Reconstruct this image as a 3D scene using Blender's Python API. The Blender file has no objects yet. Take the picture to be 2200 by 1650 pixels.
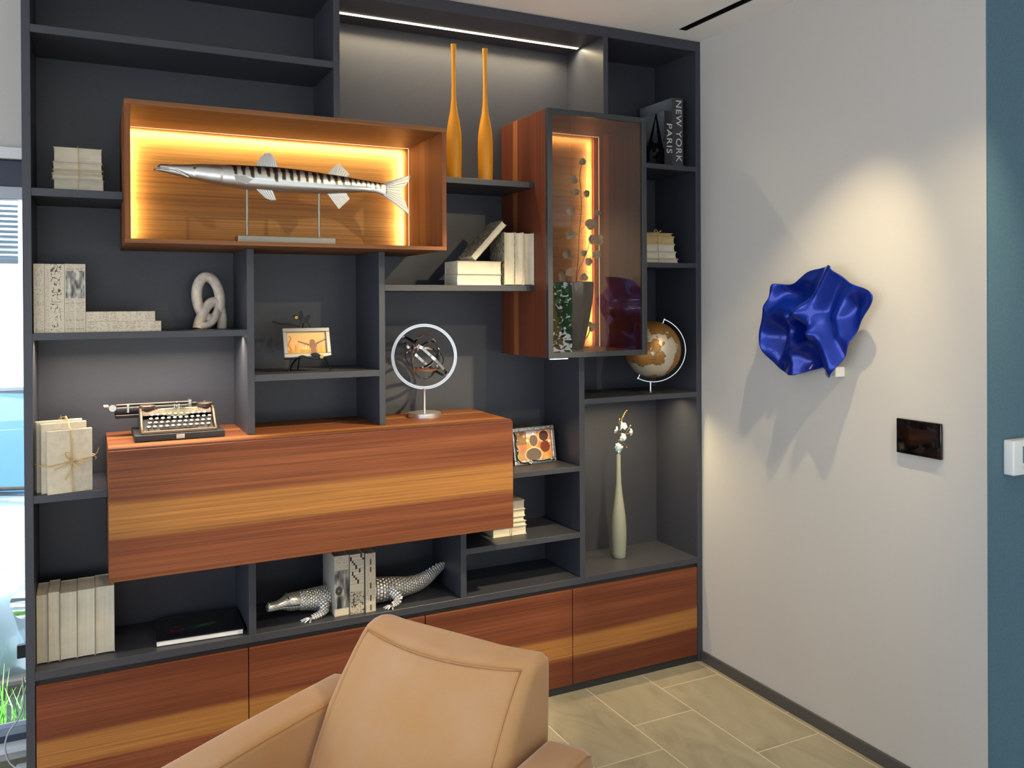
import bpy, bmesh, math, random
from mathutils import Vector, Matrix, Euler
import numpy as np
RND = random.Random(11)
sc = bpy.context.scene
col = sc.collection
PI = math.pi

# ------------------------------------------------------------------ camera
cam_data = bpy.data.cameras.new('camera')
cam = bpy.data.objects.new('camera', cam_data); col.objects.link(cam)
FPX, CYPX = 1817.634, 657.802
cam_data.sensor_width = 36.0
cam_data.lens = 36.0 * FPX / 2200.0
cam_data.shift_y = -(825.0 - CYPX) / 2200.0
cam_data.clip_start = 0.02
_pit, _yaw, _roll = -0.0043, 0.4633, -0.0053
_f = Vector((math.sin(_yaw) * math.cos(_pit), math.cos(_yaw) * math.cos(_pit), math.sin(_pit)))
_r0 = Vector((math.cos(_yaw), -math.sin(_yaw), 0)); _u0 = _r0.cross(_f)
_r = _r0 * math.cos(_roll) + _u0 * math.sin(_roll)
_u = -_r0 * math.sin(_roll) + _u0 * math.cos(_roll)
CAM = Vector((0.1878, -2.9328, 1.5687))
cam.matrix_world = Matrix(((_r.x, _u.x, -_f.x, CAM.x), (_r.y, _u.y, -_f.y, CAM.y), (_r.z, _u.z, -_f.z, CAM.z), (0, 0, 0, 1)))
sc.camera = cam

# ------------------------------------------------------------------ world, sun of lamps, exposure
world = bpy.data.worlds.new('world'); sc.world = world
world.use_nodes = True
_bg = world.node_tree.nodes['Background']
_bg.inputs[0].default_value = (0.72, 0.85, 1.0, 1)
_bg.inputs[1].default_value = 3.8
sc.view_settings.view_transform = 'Standard'
sc.view_settings.look = 'None'
sc.view_settings.gamma = 1.0
sc.view_settings.use_curve_mapping = False
sc.view_settings.exposure = 0.0
WARM = (1.0, 0.79, 0.45)
LEDC = (1.0, 0.76, 0.39)

def add_light(name, kind, loc, energy, color, rot=None, target=None, **kw):
    ld = bpy.data.lights.new(name, kind); lo = bpy.data.objects.new(name, ld); col.objects.link(lo)
    ld.energy = energy; ld.color = color
    for k, v in kw.items(): setattr(ld, k, v)
    lo.location = loc
    if target is not None:
        lo.rotation_euler = (Vector(target) - Vector(loc)).to_track_quat('-Z', 'Y').to_euler()
    elif rot is not None: lo.rotation_euler = rot
    return lo

def portal(loc, rot, sx, sy):
    lo = add_light('window_portal', 'AREA', loc, 1.0, (1, 1, 1), rot=rot, shape='RECTANGLE', size=sx, size_y=sy)
    lo.data.cycles.is_portal = True
    return lo
add_light('sun', 'SUN', (0, -6, 9), 18.0, (1.0, 0.96, 0.9), rot=(math.radians(8), math.radians(14), 0), angle=0.02)
portal((-1.1, 0.47, 1.0), (-PI/2, 0, 0), 2.2, 1.9)           # window beside the unit, light comes towards -Y
portal((-3.17, -3.6, 1.2), (0, -PI/2, 0), 2.3, 6.4)           # glazed front on the left, light comes towards +X
portal((2.2, -8.47, 1.0), (PI/2, 0, 0), 9.8, 1.8)             # glazed rear, light comes towards +Y

# ------------------------------------------------------------------ helpers
def srgb(r, g, b):
    def f(c):
        c /= 255.0
        return c / 12.92 if c <= 0.04045 else ((c + 0.055) / 1.055) ** 2.4
    return (f(r), f(g), f(b))
def rgba(c): return (c[0], c[1], c[2], 1.0)

def N(nt, typ, ins=None, **props):
    n = nt.nodes.new('ShaderNode' + typ)
    for k, v in props.items(): setattr(n, k, v)
    if ins:
        for k, v in ins.items():
            s = n.inputs[k]
            if isinstance(v, bpy.types.NodeSocket): nt.links.new(v, s)
            else: s.default_value = v
    return n
def mk(name):
    m = bpy.data.materials.new(name); m.use_nodes = True
    nt = m.node_tree
    return m, nt, nt.nodes['Principled BSDF']
def simple(name, color, rough=0.5, metal=0.0, noise=0.0, nscale=40.0, bump=0.0, bscale=200.0, spec=0.5, **kw):
    m, nt, b = mk(name)
    b.inputs['Roughness'].default_value = rough; b.inputs['Metallic'].default_value = metal
    b.inputs['Specular IOR Level'].default_value = spec
    b.inputs['Base Color'].default_value = rgba(color)
    tc = N(nt, 'TexCoord')
    if noise > 0:
        no = N(nt, 'TexNoise', {'Vector': tc.outputs['Object'], 'Scale': nscale, 'Detail': 4.0})
        mr = N(nt, 'MapRange', {'Value': no.outputs[0], 'From Min': 0.3, 'From Max': 0.7, 'To Min': 1 - noise, 'To Max': 1 + noise})
        mx = N(nt, 'VectorMath', {0: color, 'Scale': mr.outputs[0]}, operation='SCALE')
        nt.links.new(mx.outputs[0], b.inputs['Base Color'])
    if bump > 0:
        no2 = N(nt, 'TexNoise', {'Vector': tc.outputs['Object'], 'Scale': bscale, 'Detail': 3.0})
        bp = N(nt, 'Bump', {'Height': no2.outputs[0], 'Strength': bump, 'Distance': 0.002})
        nt.links.new(bp.outputs[0], b.inputs['Normal'])
    for k, v in kw.items(): b.inputs[k].default_value = v
    return m
def emis(name, color, strength):
    m, nt, b = mk(name)
    b.inputs['Base Color'].default_value = rgba(color)
    b.inputs['Emission Color'].default_value = rgba(color)
    b.inputs['Emission Strength'].default_value = strength
    return m
def pane_mat(name, tint, f0=1.5, rough=0.0, gain=1.0):
    m = bpy.data.materials.new(name); m.use_nodes = True; nt = m.node_tree; nt.nodes.clear()
    out = N(nt, 'OutputMaterial')
    fr = N(nt, 'Fresnel', {'IOR': f0})
    mu = N(nt, 'Math', {0: fr.outputs[0], 1: gain}, operation='MULTIPLY', use_clamp=True)
    tr = N(nt, 'BsdfTransparent', {'Color': rgba(tint)}); gl = N(nt, 'BsdfGlossy', {'Color': (1, 1, 1, 1), 'Roughness': rough})
    mx = N(nt, 'MixShader', {0: mu.outputs[0], 1: tr.outputs[0], 2: gl.outputs[0]})
    nt.links.new(mx.outputs[0], out.inputs[0])
    return m
def wood(name, grain, across, bands, dark, light, rough=0.55, mid=None, streak=0.7):
    """boards in world coordinates: grain runs along one axis, pale sapwood bands lie across the other"""
    m, nt, b = mk(name)
    g = N(nt, 'NewGeometry'); sp = N(nt, 'SeparateXYZ', {0: g.outputs['Position']})
    ax = {'x': 0, 'y': 1, 'z': 2}
    sc3 = [190.0, 190.0, 190.0]; sc3[ax[grain]] = 1.6
    mp = N(nt, 'Mapping', {'Vector': g.outputs['Position'], 'Scale': sc3})
    fine = N(nt, 'TexNoise', {'Vector': mp.outputs[0], 'Scale': 1.0, 'Detail': 5.0, 'Roughness': 0.65})
    sc4 = [22.0, 22.0, 22.0]; sc4[ax[grain]] = 0.55
    mp2 = N(nt, 'Mapping', {'Vector': g.outputs['Position'], 'Scale': sc4, 'Location': (3.1, 1.7, 0.4)})
    broad = N(nt, 'TexNoise', {'Vector': mp2.outputs[0], 'Scale': 1.0, 'Detail': 3.0})
    sc5 = [0.8, 0.8, 0.8]
    mp3 = N(nt, 'Mapping', {'Vector': g.outputs['Position'], 'Scale': sc5})
    wob = N(nt, 'TexNoise', {'Vector': mp3.outputs[0], 'Scale': 1.0, 'Detail': 1.0})
    wo = N(nt, 'MapRange', {'Value': wob.outputs[0], 'From Min': 0.2, 'From Max': 0.8, 'To Min': -0.014, 'To Max': 0.014})
    fo = N(nt, 'MapRange', {'Value': fine.outputs[0], 'From Min': 0.2, 'From Max': 0.8, 'To Min': -0.005, 'To Max': 0.005})
    pos = N(nt, 'Math', {0: sp.outputs[ax[across]], 1: wo.outputs[0]}, operation='ADD')
    pos = N(nt, 'Math', {0: pos.outputs[0], 1: fo.outputs[0]}, operation='ADD')
    mask = None
    for c, hw, soft, amt in bands:
        d = N(nt, 'Math', {0: pos.outputs[0], 1: c}, operation='SUBTRACT')
        d = N(nt, 'Math', {0: d.outputs[0]}, operation='ABSOLUTE')
        k = N(nt, 'MapRange', {'Value': d.outputs[0], 'From Min': hw - soft, 'From Max': hw + soft, 'To Min': amt, 'To Max': 0.0}, interpolation_type='SMOOTHSTEP')
        mask = k.outputs[0] if mask is None else N(nt, 'Math', {0: mask, 1: k.outputs[0]}, operation='MAXIMUM').outputs[0]
    if mid is None: mid = tuple(0.62 * a + 0.38 * c for a, c in zip(dark, light))
    br = N(nt, 'MapRange', {'Value': broad.outputs[0], 'From Min': 0.35, 'From Max': 0.68, 'To Min': 0.0, 'To Max': 0.8})
    base = N(nt, 'Mix', {0: br.outputs[0], 6: rgba(dark), 7: rgba(mid)}, data_type='RGBA')
    if mask is not None:
        base = N(nt, 'Mix', {0: mask, 6: base.outputs[2], 7: rgba(light)}, data_type='RGBA')
    fr = N(nt, 'MapRange', {'Value': fine.outputs[0], 'From Min': 0.28, 'From Max': 0.72, 'To Min': 1 - streak * 0.62, 'To Max': 1 + streak * 0.45})
    cl = N(nt, 'VectorMath', {0: base.outputs[2], 'Scale': fr.outputs[0]}, operation='SCALE')
    nt.links.new(cl.outputs[0], b.inputs['Base Color'])
    b.inputs['Roughness'].default_value = rough
    b.inputs['Specular IOR Level'].default_value = 0.3
    bp = N(nt, 'Bump', {'Height': fine.outputs[0], 'Strength': 0.25, 'Distance': 0.0008})
    nt.links.new(bp.outputs[0], b.inputs['Normal'])
    return m
def print_mat(name, rough=0.6):
    m, nt, b = mk(name)
    a = N(nt, 'Attribute', attribute_name='Col')
    nt.links.new(a.outputs['Color'], b.inputs['Base Color'])
    b.inputs['Roughness'].default_value = rough
    return m

# ---- bmesh shapes
def box(bm, x0, x1, y0, y1, z0, z1, bev=0.0, seg=1, M=None):
    mt = Matrix.Translation(((x0 + x1) / 2, (y0 + y1) / 2, (z0 + z1) / 2)) @ Matrix.Diagonal((abs(x1 - x0), abs(y1 - y0), abs(z1 - z0), 1))
    r = bmesh.ops.create_cube(bm, size=1.0, matrix=mt)
    vs = r['verts']
    if bev > 0:
        es = list({e for v in vs for e in v.link_edges})
        rr = bmesh.ops.bevel(bm, geom=es, offset=bev, segments=seg, affect='EDGES', profile=0.5)
        vs = list({v for f in rr['faces'] for v in f.verts} | {v for v in vs if v.is_valid})
    if M is not None: bmesh.ops.transform(bm, matrix=M, verts=vs)
    return vs
def lathe(bm, prof, n=32, c=(0, 0, 0), cap=True, M=None):
    rings = []
    for r, z in prof:
        if r < 1e-6: rings.append([bm.verts.new((c[0], c[1], c[2] + z))])
        else: rings.append([bm.verts.new((c[0] + r * math.cos(2 * PI * i / n), c[1] + r * math.sin(2 * PI * i / n), c[2] + z)) for i in range(n)])
    for a, b in zip(rings, rings[1:]):
        for i in range(n):
            j = (i + 1) % n
            if len(a) == 1 and len(b) == 1: continue
            if len(a) == 1: bm.faces.new((a[0], b[j], b[i]))
            elif len(b) == 1: bm.faces.new((a[i], a[j], b[0]))
            else: bm.faces.new((a[i], a[j], b[j], b[i]))
    if cap:
        if len(rings[0]) > 1: bm.faces.new(list(reversed(rings[0])))
        if len(rings[-1]) > 1: bm.faces.new(rings[-1])
    vs = [v for r in rings for v in r]
    if M is not None: bmesh.ops.transform(bm, matrix=M, verts=vs)
    return vs
def loft(bm, rings, cap0=True, cap1=True, closed=True):
    R = [[bm.verts.new(p) for p in r] for r in rings]
    n = len(R[0])
    for a, b in zip(R, R[1:]):
        for i in range(n if closed else n - 1):
            j = (i + 1) % n
            bm.faces.new((a[i], a[j], b[j], b[i]))
    if closed and cap0: bm.faces.new(list(reversed(R[0])))
    if closed and cap1: bm.faces.new(R[-1])
    return R
def tube(bm, pts, r, n=8, closed=False, cap=True):
    P = [Vector(p) for p in pts]; m = len(P)
    rs = [r] * m if not hasattr(r, '__len__') else list(r)
    up = None; rings = []
    for i in range(m):
        if closed: t = P[(i + 1) % m] - P[i - 1]
        else: t = P[min(i + 1, m - 1)] - P[max(i - 1, 0)]
        t = t.normalized() if t.length > 1e-9 else Vector((0, 0, 1))
        if up is None:
            up = Vector((0, 0, 1)) if abs(t.z) < 0.9 else Vector((1, 0, 0))
        up = (up - t * up.dot(t)).normalized()
        s = t.cross(up)
        rings.append([P[i] + (up * math.cos(2 * PI * k / n) + s * math.sin(2 * PI * k / n)) * rs[i] for k in range(n)])
    if closed:
        R = [[bm.verts.new(p) for p in q] for q in rings]
        for i in range(m):
            a = R[i]; b = R[(i + 1) % m]
            off = 0
            if i == m - 1:
                off = min(range(n), key=lambda o: sum((a[k].co - b[(k + o) % n].co).length for k in range(n)))
            for k in range(n):
                bm.faces.new((a[k], a[(k + 1) % n], b[(k + 1 + off) % n], b[(k + off) % n]))
    else: loft(bm, rings, cap, cap)
def prism(bm, pts, thick, M=None):
    """2-D outline (x, z) extruded along y, centred"""
    a = [bm.verts.new((p[0], -thick / 2, p[1])) for p in pts]
    b = [bm.verts.new((p[0], thick / 2, p[1])) for p in pts]
    n = len(pts)
    bm.faces.new(a); bm.faces.new(list(reversed(b)))
    for i in range(n):
        j = (i + 1) % n
        bm.faces.new((a[j], a[i], b[i], b[j]))
    if M is not None: bmesh.ops.transform(bm, matrix=M, verts=a + b)
def spline(pts, n=8, closed=False):
    P = [Vector(p) for p in pts]; out = []; m = len(P)
    for i in range(m if closed else m - 1):
        p0 = P[(i - 1) % m] if (closed or i > 0) else P[i]
        p1 = P[i]; p2 = P[(i + 1) % m]
        p3 = P[(i + 2) % m] if (closed or i + 2 < m) else p2
        for k in range(n):
            t = k / n
            out.append(0.5 * ((2 * p1) + (p2 - p0) * t + (2 * p0 - 5 * p1 + 4 * p2 - p3) * t * t + (3 * p1 - p0 - 3 * p2 + p3) * t ** 3))
    if not closed: out.append(P[-1])
    return out
def BM(): return bmesh.new()
def obj(name, bm, mat, parent=None, smooth=None, loc=None, fix=True):
    if fix: bmesh.ops.recalc_face_normals(bm, faces=bm.faces[:])
    me = bpy.data.meshes.new(name); bm.to_mesh(me); bm.free()
    me.materials.append(mat)
    if smooth is not None:
        me.polygons.foreach_set('use_smooth', [True] * len(me.polygons))
        me.set_sharp_from_angle(angle=math.radians(smooth))
    o = bpy.data.objects.new(name, me); col.objects.link(o)
    if parent is not None: o.parent = parent
    if loc is not None: o.location = loc
    return o
def tag(o, label=None, cat=None, group=None, kind=None):
    if label: o['label'] = label
    if cat: o['category'] = cat
    if group: o['group'] = group
    if kind: o['kind'] = kind
    return o
def thing(name, label, cat, loc=(0, 0, 0), rot=(0, 0, 0), group=None):
    o = bpy.data.objects.new(name, None); col.objects.link(o)
    o.empty_display_size = 0.05
    o.location = loc; o.rotation_euler = rot
    return tag(o, label, cat, group)
def struct(name, bm, mat, parent=None, label=None, smooth=None):
    o = obj(name, bm, mat, parent, smooth)
    if parent is None:
        o['kind'] = 'structure'
        if label: o['label'] = label
    return o
def bpart(name, mat, parent, *b, bev=0.0012, seg=1, loc=None):
    bm = BM(); box(bm, *b, bev=bev, seg=seg)
    return obj(name, bm, mat, parent, loc=loc)
def text_part(name, body, size, mat, parent, loc, rot, extrude=0.0003, align='CENTER', sx=1.0, spacing=1.0):
    cu = bpy.data.curves.new(name, 'FONT'); cu.body = body; cu.size = size; cu.extrude = extrude
    cu.align_x = align; cu.align_y = 'CENTER'; cu.space_character = spacing
    tmp = bpy.data.objects.new(name + '_outline', cu); col.objects.link(tmp)
    bpy.context.view_layer.update()
    me = bpy.data.meshes.new_from_object(tmp.evaluated_get(bpy.context.evaluated_depsgraph_get()))
    bpy.data.objects.remove(tmp); bpy.data.curves.remove(cu)
    me.materials.clear(); me.materials.append(mat)
    o = bpy.data.objects.new(name, me); col.objects.link(o)
    o.parent = parent; o.location = loc; o.rotation_euler = rot; o.scale = (sx, 1, 1)
    return o
def print_plane(name, w, h, nx, nz, fn, mat, parent, loc=(0, 0, 0), rot=(0, 0, 0)):
    """flat print, lies in x-z, faces -y; fn(u, v) gives an sRGB colour"""
    vs = [(w * (i / nx - 0.5), 0.0, h * j / nz) for j in range(nz + 1) for i in range(nx + 1)]
    fs = [(j * (nx + 1) + i, j * (nx + 1) + i + 1, (j + 1) * (nx + 1) + i + 1, (j + 1) * (nx + 1) + i) for j in range(nz) for i in range(nx)]
    me = bpy.data.meshes.new(name); me.from_pydata(vs, [], fs)
    ca = me.color_attributes.new('Col', 'FLOAT_COLOR', 'CORNER')
    buf = []
    for j in range(nz):
        for i in range(nx):
            c = fn((i + 0.5) / nx, (j + 0.5) / nz); c = srgb(*c)
            buf.extend((c[0], c[1], c[2], 1.0) * 4)
    ca.data.foreach_set('color', buf)
    me.materials.append(mat)
    o = bpy.data.objects.new(name, me); col.objects.link(o)
    o.parent = parent; o.location = loc; o.rotation_euler = rot
    return o

# ------------------------------------------------------------------ materials
M = {}
M['graphite'] = simple('graphite_laminate', (0.037, 0.040, 0.054), 0.42, noise=0.05, nscale=90)
M['plinth'] = simple('black_plinth', (0.016, 0.017, 0.02), 0.5)
DARK = (0.12, 0.031, 0.0125); LIGHT = (0.32, 0.138, 0.037); MID = (0.235, 0.080, 0.031)
M['wood_desk'] = wood('walnut_flap', 'x', 'z', [(0.912, 0.052, 0.012, 1.0)], DARK, LIGHT, mid=MID)
M['wood_drawer'] = wood('walnut_drawer', 'x', 'z', [(0.195, 0.042, 0.012, 0.95)], DARK, LIGHT, mid=(0.2, 0.06, 0.024))
M['wood_desktop'] = wood('walnut_desk_top', 'x', 'y', [(-0.03, 0.02, 0.012, 0.8), (0.16, 0.02, 0.012, 0.8)], DARK, LIGHT, mid=MID)
M['wood_fish'] = wood('walnut_box_back', 'x', 'z', [(1.85, 0.05, 0.03, 0.5), (2.08, 0.05, 0.03, 0.6)], (0.27, 0.115, 0.03), (0.46, 0.25, 0.075), mid=(0.36, 0.17, 0.045))
M['wood_frame'] = wood('walnut_box_frame', 'x', 'z', [], (0.175, 0.066, 0.026), (0.36, 0.16, 0.055))
M['wood_fish_side'] = wood('walnut_box_side', 'z', 'y', [(0.06, 0.03, 0.012, 0.6)], (0.16, 0.045, 0.016), (0.4, 0.16, 0.045))
M['wood_lamp'] = wood('walnut_case_side', 'z', 'y', [(0.155, 0.02, 0.006, 0.75)], (0.12, 0.03, 0.013), (0.36, 0.13, 0.04), mid=(0.16, 0.042, 0.017))
M['wall'] = simple('greige_wall_paint', (0.53, 0.515, 0.495), 0.75, bump=0.06, bscale=300)
M['ceiling'] = simple('white_ceiling_paint', (0.86, 0.85, 0.825), 0.8)
M['teal'] = simple('teal_wall_covering', (0.072, 0.15, 0.205), 0.6, noise=0.12, nscale=200, bump=0.15, bscale=500)
M['skirt'] = simple('grey_skirting', (0.07, 0.068, 0.07), 0.45)
M['grout'] = simple('pale_grout', (0.56, 0.51, 0.42), 0.85)
M['black'] = simple('black_satin', (0.008, 0.008, 0.009), 0.4)
M['door_frame'] = simple('anodised_black_frame', (0.045, 0.048, 0.055), 0.38, metal=0.3)
M['chrome'] = simple('chrome', (0.86, 0.86, 0.87), 0.12, metal=1.0)
M['nickel'] = simple('brushed_nickel', (0.50, 0.48, 0.43), 0.3, metal=1.0)
M['silver'] = simple('polished_silver', (0.78, 0.78, 0.80), 0.3, metal=0.92)
M['iron'] = simple('black_iron', (0.02, 0.02, 0.02), 0.38, metal=0.7)
M['gold'] = simple('gilt_metal', (0.85, 0.58, 0.15), 0.25, metal=1.0)
M['twine'] = simple('jute_twine', (0.50, 0.34, 0.14), 0.85, noise=0.2, nscale=400)
M['orange'] = simple('amber_orange_glass', (0.72, 0.28, 0.012), 0.45, spec=0.4)
M['frost'] = simple('frosted_celadon_glass', (0.27, 0.285, 0.235), 0.4, spec=0.4)
M['smoke'] = simple('smoked_mirror_glass', (0.03, 0.03, 0.034), 0.07, spec=1.0)
M['pane'] = pane_mat('cabinet_glass', (0.80, 0.76, 0.72), gain=1.0)
M['window_glass'] = pane_mat('window_glass', (0.93, 0.96, 0.97))
M['blue'] = simple('cobalt_gloss_lacquer', (0.001, 0.020, 0.27), 0.30, metal=0.45, spec=0.3, **{'Coat Weight': 0.4, 'Coat Roughness': 0.02})
M['screen'] = simple('black_glass_screen', (0.004, 0.0025, 0.003), 0.08)
M['plastic'] = simple('white_plastic', (0.72, 0.74, 0.74), 0.4)
M['lcd'] = simple('lcd_screen', (0.10, 0.22, 0.26), 0.15)
M['plastic_grey'] = simple('grey_plastic', (0.5, 0.52, 0.52), 0.5)
M['stone'] = simple('pale_soapstone', (0.82, 0.69, 0.58), 0.5, noise=0.16, nscale=60)
M['led'] = emis('led_diffuser', (1.0, 0.88, 0.62), 14.0)
M['led_line'] = emis('led_edge', (1.0, 0.66, 0.36), 1.05)
M['print'] = print_mat('printed_paper')
M['print_gloss'] = print_mat('printed_gloss', 0.22)
M['leaf_dry'] = simple('dried_pale_leaf', (0.70, 0.63, 0.46), 0.6, noise=0.2, nscale=120)
M['twig'] = simple('dark_twig', (0.06, 0.035, 0.02), 0.7)
M['petal'] = simple('pale_blue_petal', (0.40, 0.54, 0.58), 0.4)
M['twig_gold'] = simple('brown_gilt_twig', (0.35, 0.22, 0.07), 0.5, metal=0.4)
M['white_letter'] = simple('silver_lettering', (0.6, 0.6, 0.62), 0.4)
M['black_cover'] = simple('black_book_cover', (0.012, 0.012, 0.014), 0.28)
M['charcoal_cover'] = simple('charcoal_book_cover', (0.035, 0.035, 0.04), 0.32)
def paper_mat(name, colr, axis, stripes=0.09):
    m, nt, b = mk(name)
    tc = N(nt, 'TexCoord')
    s = [3.0, 3.0, 3.0]; s['xyz'.index(axis)] = 420.0
    mp = N(nt, 'Mapping', {'Vector': tc.outputs['Object'], 'Scale': s})
    no = N(nt, 'TexNoise', {'Vector': mp.outputs[0], 'Scale': 1.0, 'Detail': 2.0})
    no2 = N(nt, 'TexNoise', {'Vector': tc.outputs['Object'], 'Scale': 25.0, 'Detail': 3.0})
    a = N(nt, 'MapRange', {'Value': no.outputs[0], 'From Min': 0.3, 'From Max': 0.7, 'To Min': 1 - stripes, 'To Max': 1 + stripes * 0.5})
    c = N(nt, 'MapRange', {'Value': no2.outputs[0], 'From Min': 0.3, 'From Max': 0.7, 'To Min': 0.9, 'To Max': 1.05})
    k = N(nt, 'Math', {0: a.outputs[0], 1: c.outputs[0]}, operation='MULTIPLY')
    v = N(nt, 'VectorMath', {0: colr, 'Scale': k.outputs[0]}, operation='SCALE')
    nt.links.new(v.outputs[0], b.inputs['Base Color'])
    b.inputs['Roughness'].default_value = 0.8
    return m
CREAM = (0.62, 0.56, 0.44)
for _a in 'xyz':
    M['pages_' + _a] = paper_mat('cream_page_edges_' + _a, CREAM, _a)
    M['kraft_' + _a] = paper_mat('kraft_page_edges_' + _a, (0.50, 0.36, 0.17), _a)
    M['white_' + _a] = paper_mat('white_page_edges_' + _a, (0.75, 0.75, 0.76), _a, 0.08)
M['cream_cover'] = simple('cream_board', (0.58, 0.52, 0.41), 0.8, noise=0.1, nscale=50)
M['kraft_cover'] = simple('kraft_board', (0.42, 0.30, 0.14), 0.8, noise=0.12, nscale=60)
M['news_board'] = simple('newsprint_board', (0.40, 0.375, 0.33), 0.8, noise=0.25, nscale=220)
def marble_mat():
    m, nt, b = mk('marbled_cover')
    tc = N(nt, 'TexCoord')
    no = N(nt, 'TexNoise', {'Vector': tc.outputs['Object'], 'Scale': 85.0, 'Detail': 6.0, 'Roughness': 0.7})
    cr = N(nt, 'ValToRGB', {0: no.outputs[0]})
    cr.color_ramp.elements[0].position = 0.38; cr.color_ramp.elements[0].color = (0.04, 0.035, 0.03, 1)
    cr.color_ramp.elements[1].position = 0.62; cr.color_ramp.elements[1].color = (0.42, 0.37, 0.27, 1)
    nt.links.new(cr.outputs[0], b.inputs['Base Color']); b.inputs['Roughness'].default_value = 0.7
    return m
M['marble'] = marble_mat()
def suede_mat():
    m, nt, b = mk('tan_nubuck_leather')
    tc = N(nt, 'TexCoord')
    no = N(nt, 'TexNoise', {'Vector': tc.outputs['Object'], 'Scale': 4.5, 'Detail': 6.0, 'Roughness': 0.62})
    no2 = N(nt, 'TexNoise', {'Vector': tc.outputs['Object'], 'Scale': 260.0, 'Detail': 3.0})
    cr = N(nt, 'ValToRGB', {0: no.outputs[0]})
    cr.color_ramp.elements[0].position = 0.24; cr.color_ramp.elements[0].color = (0.42, 0.215, 0.072, 1)
    cr.color_ramp.elements[1].position = 0.76; cr.color_ramp.elements[1].color = (0.46, 0.29, 0.175, 1)  # pinkish end puts cool daylight, besides some wear, into the leather colour
    nt.links.new(cr.outputs[0], b.inputs['Base Color'])
    b.inputs['Roughness'].default_value = 0.85
    b.inputs['Sheen Weight'].default_value = 0.6; b.inputs['Sheen Roughness'].default_value = 0.4
    b.inputs['Sheen Tint'].default_value = (1.0, 0.85, 0.78, 1)
    b.inputs['Specular IOR Level'].default_value = 0.2
    bp = N(nt, 'Bump', {'Height': no2.outputs[0], 'Strength': 0.15, 'Distance': 0.001})
    nt.links.new(bp.outputs[0], b.inputs['Normal'])
    return m
M['suede'] = suede_mat()
M['stitch'] = simple('dark_tan_piping', (0.40, 0.20, 0.075), 0.7)
def tile_mat():
    m, nt, b = mk('beige_slate_tile')
    tc = N(nt, 'TexCoord'); oi = N(nt, 'ObjectInfo')
    g = N(nt, 'NewGeometry')
    off = N(nt, 'VectorMath', {0: (7.0, 5.0, 3.0), 'Scale': oi.outputs['Random']}, operation='SCALE')
    ps = N(nt, 'VectorMath', {0: g.outputs['Position'], 1: off.outputs[0]}, operation='ADD')
    mp = N(nt, 'Mapping', {'Vector': ps.outputs[0], 'Scale': (5.0, 2.2, 1.0)})
    no = N(nt, 'TexNoise', {'Vector': mp.outputs[0], 'Scale': 1.3, 'Detail': 7.0, 'Roughness': 0.62, 'Distortion': 1.2})
    cr = N(nt, 'ValToRGB', {0: no.outputs[0]})
    e = cr.color_ramp.elements
    e[0].position = 0.30; e[0].color = (0.225, 0.203, 0.152, 1)
    e[1].position = 0.66; e[1].color = (0.345, 0.315, 0.24, 1)
    k = e.new(0.46); k.color = (0.295, 0.268, 0.2, 1)
    nt.links.new(cr.outputs[0], b.inputs['Base Color']); b.inputs['Roughness'].default_value = 0.5
    no2 = N(nt, 'TexNoise', {'Vector': ps.outputs[0], 'Scale': 40.0, 'Detail': 5.0})
    bp = N(nt, 'Bump', {'Height': no2.outputs[0], 'Strength': 0.12, 'Distance': 0.002})
    nt.links.new(bp.outputs[0], b.inputs['Normal'])
    return m
M['tile'] = tile_mat()

# ------------------------------------------------------------------ the room
D = 0.2954
XR = 2.5763; H = 2.7; YE = -1.3115
YB = 0.45          # wall behind the unit
YF = -8.5; XL = -3.2; XX = 7.5
bm = BM(); box(bm, XL, XX, YF, YB, -0.2, -0.0012)
floor = struct('floor', bm, M['grout'], label='beige slate tiled floor')
cols_ = [-0.59, -0.29, 0.01, 0.29, 0.57, 0.85, 1.13, 1.42, 1.70, 1.98, 2.255, 2.547, 2.84]
offs_ = [-0.136, -0.336, -0.515]
tile_me = {}
gap = 0.0028
for i in range(len(cols_) - 1):
    x0, x1 = cols_[i] + gap, min(cols_[i + 1], XR + 0.02) - gap
    if x1 <= x0: continue
    o0 = {8: -0.515, 9: -0.336, 10: -0.136, 11: -0.518}.get(i, offs_[i % 3])
    y = o0
    while y < 0.35: y += 0.5485
    while y > -2.9:
        key = round(x1 - x0, 3)
        if key not in tile_me:
            bm = BM(); box(bm, -(x1 - x0) / 2, (x1 - x0) / 2, -0.5485 / 2 + gap, 0.5485 / 2 - gap, -0.012, 0.0, bev=0.0006)
            me = bpy.data.meshes.new('tile'); bm.to_mesh(me); bm.free(); me.materials.append(M['tile']); tile_me[key] = me
        if y - 0.5485 < 0.30:
            o = bpy.data.objects.new('tile', tile_me[key]); col.objects.link(o); o.parent = floor
            o.location = ((x0 + x1) / 2, y - 0.5485 / 2, 0.0)
        y -= 0.5485
# ceiling with the air slot left open
SX0, SX1, SY0, SY1 = 2.385, 2.425, -3.6, -0.095
bm = BM()
box(bm, XL, SX0, YF, YB, H, H + 0.12); box(bm, SX1, XX, YF, YB, H, H + 0.12)
box(bm, SX0, SX1, SY1, YB, H, H + 0.12); box(bm, SX0, SX1, YF, SY0, H, H + 0.12)
struct('ceiling', bm, M['ceiling'], label='smooth off-white ceiling')
t = thing('air_slot', 'long black linear air slot in the white ceiling', 'air vent', (SX0, SY0, H))
w_ = SX1 - SX0; l_ = SY1 - SY0
bm = BM(); box(bm, 0, 0.003, 0, l_, 0.0, 0.06); box(bm, w_ - 0.003, w_, 0, l_, 0.0, 0.06); box(bm, 0.003, w_ - 0.003, 0, l_, 0.055, 0.06); box(bm, 0.003, w_ - .003, l_ - 0.003, l_, 0.0, 0.055)
obj('channel', bm, M['black'], t)
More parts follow.
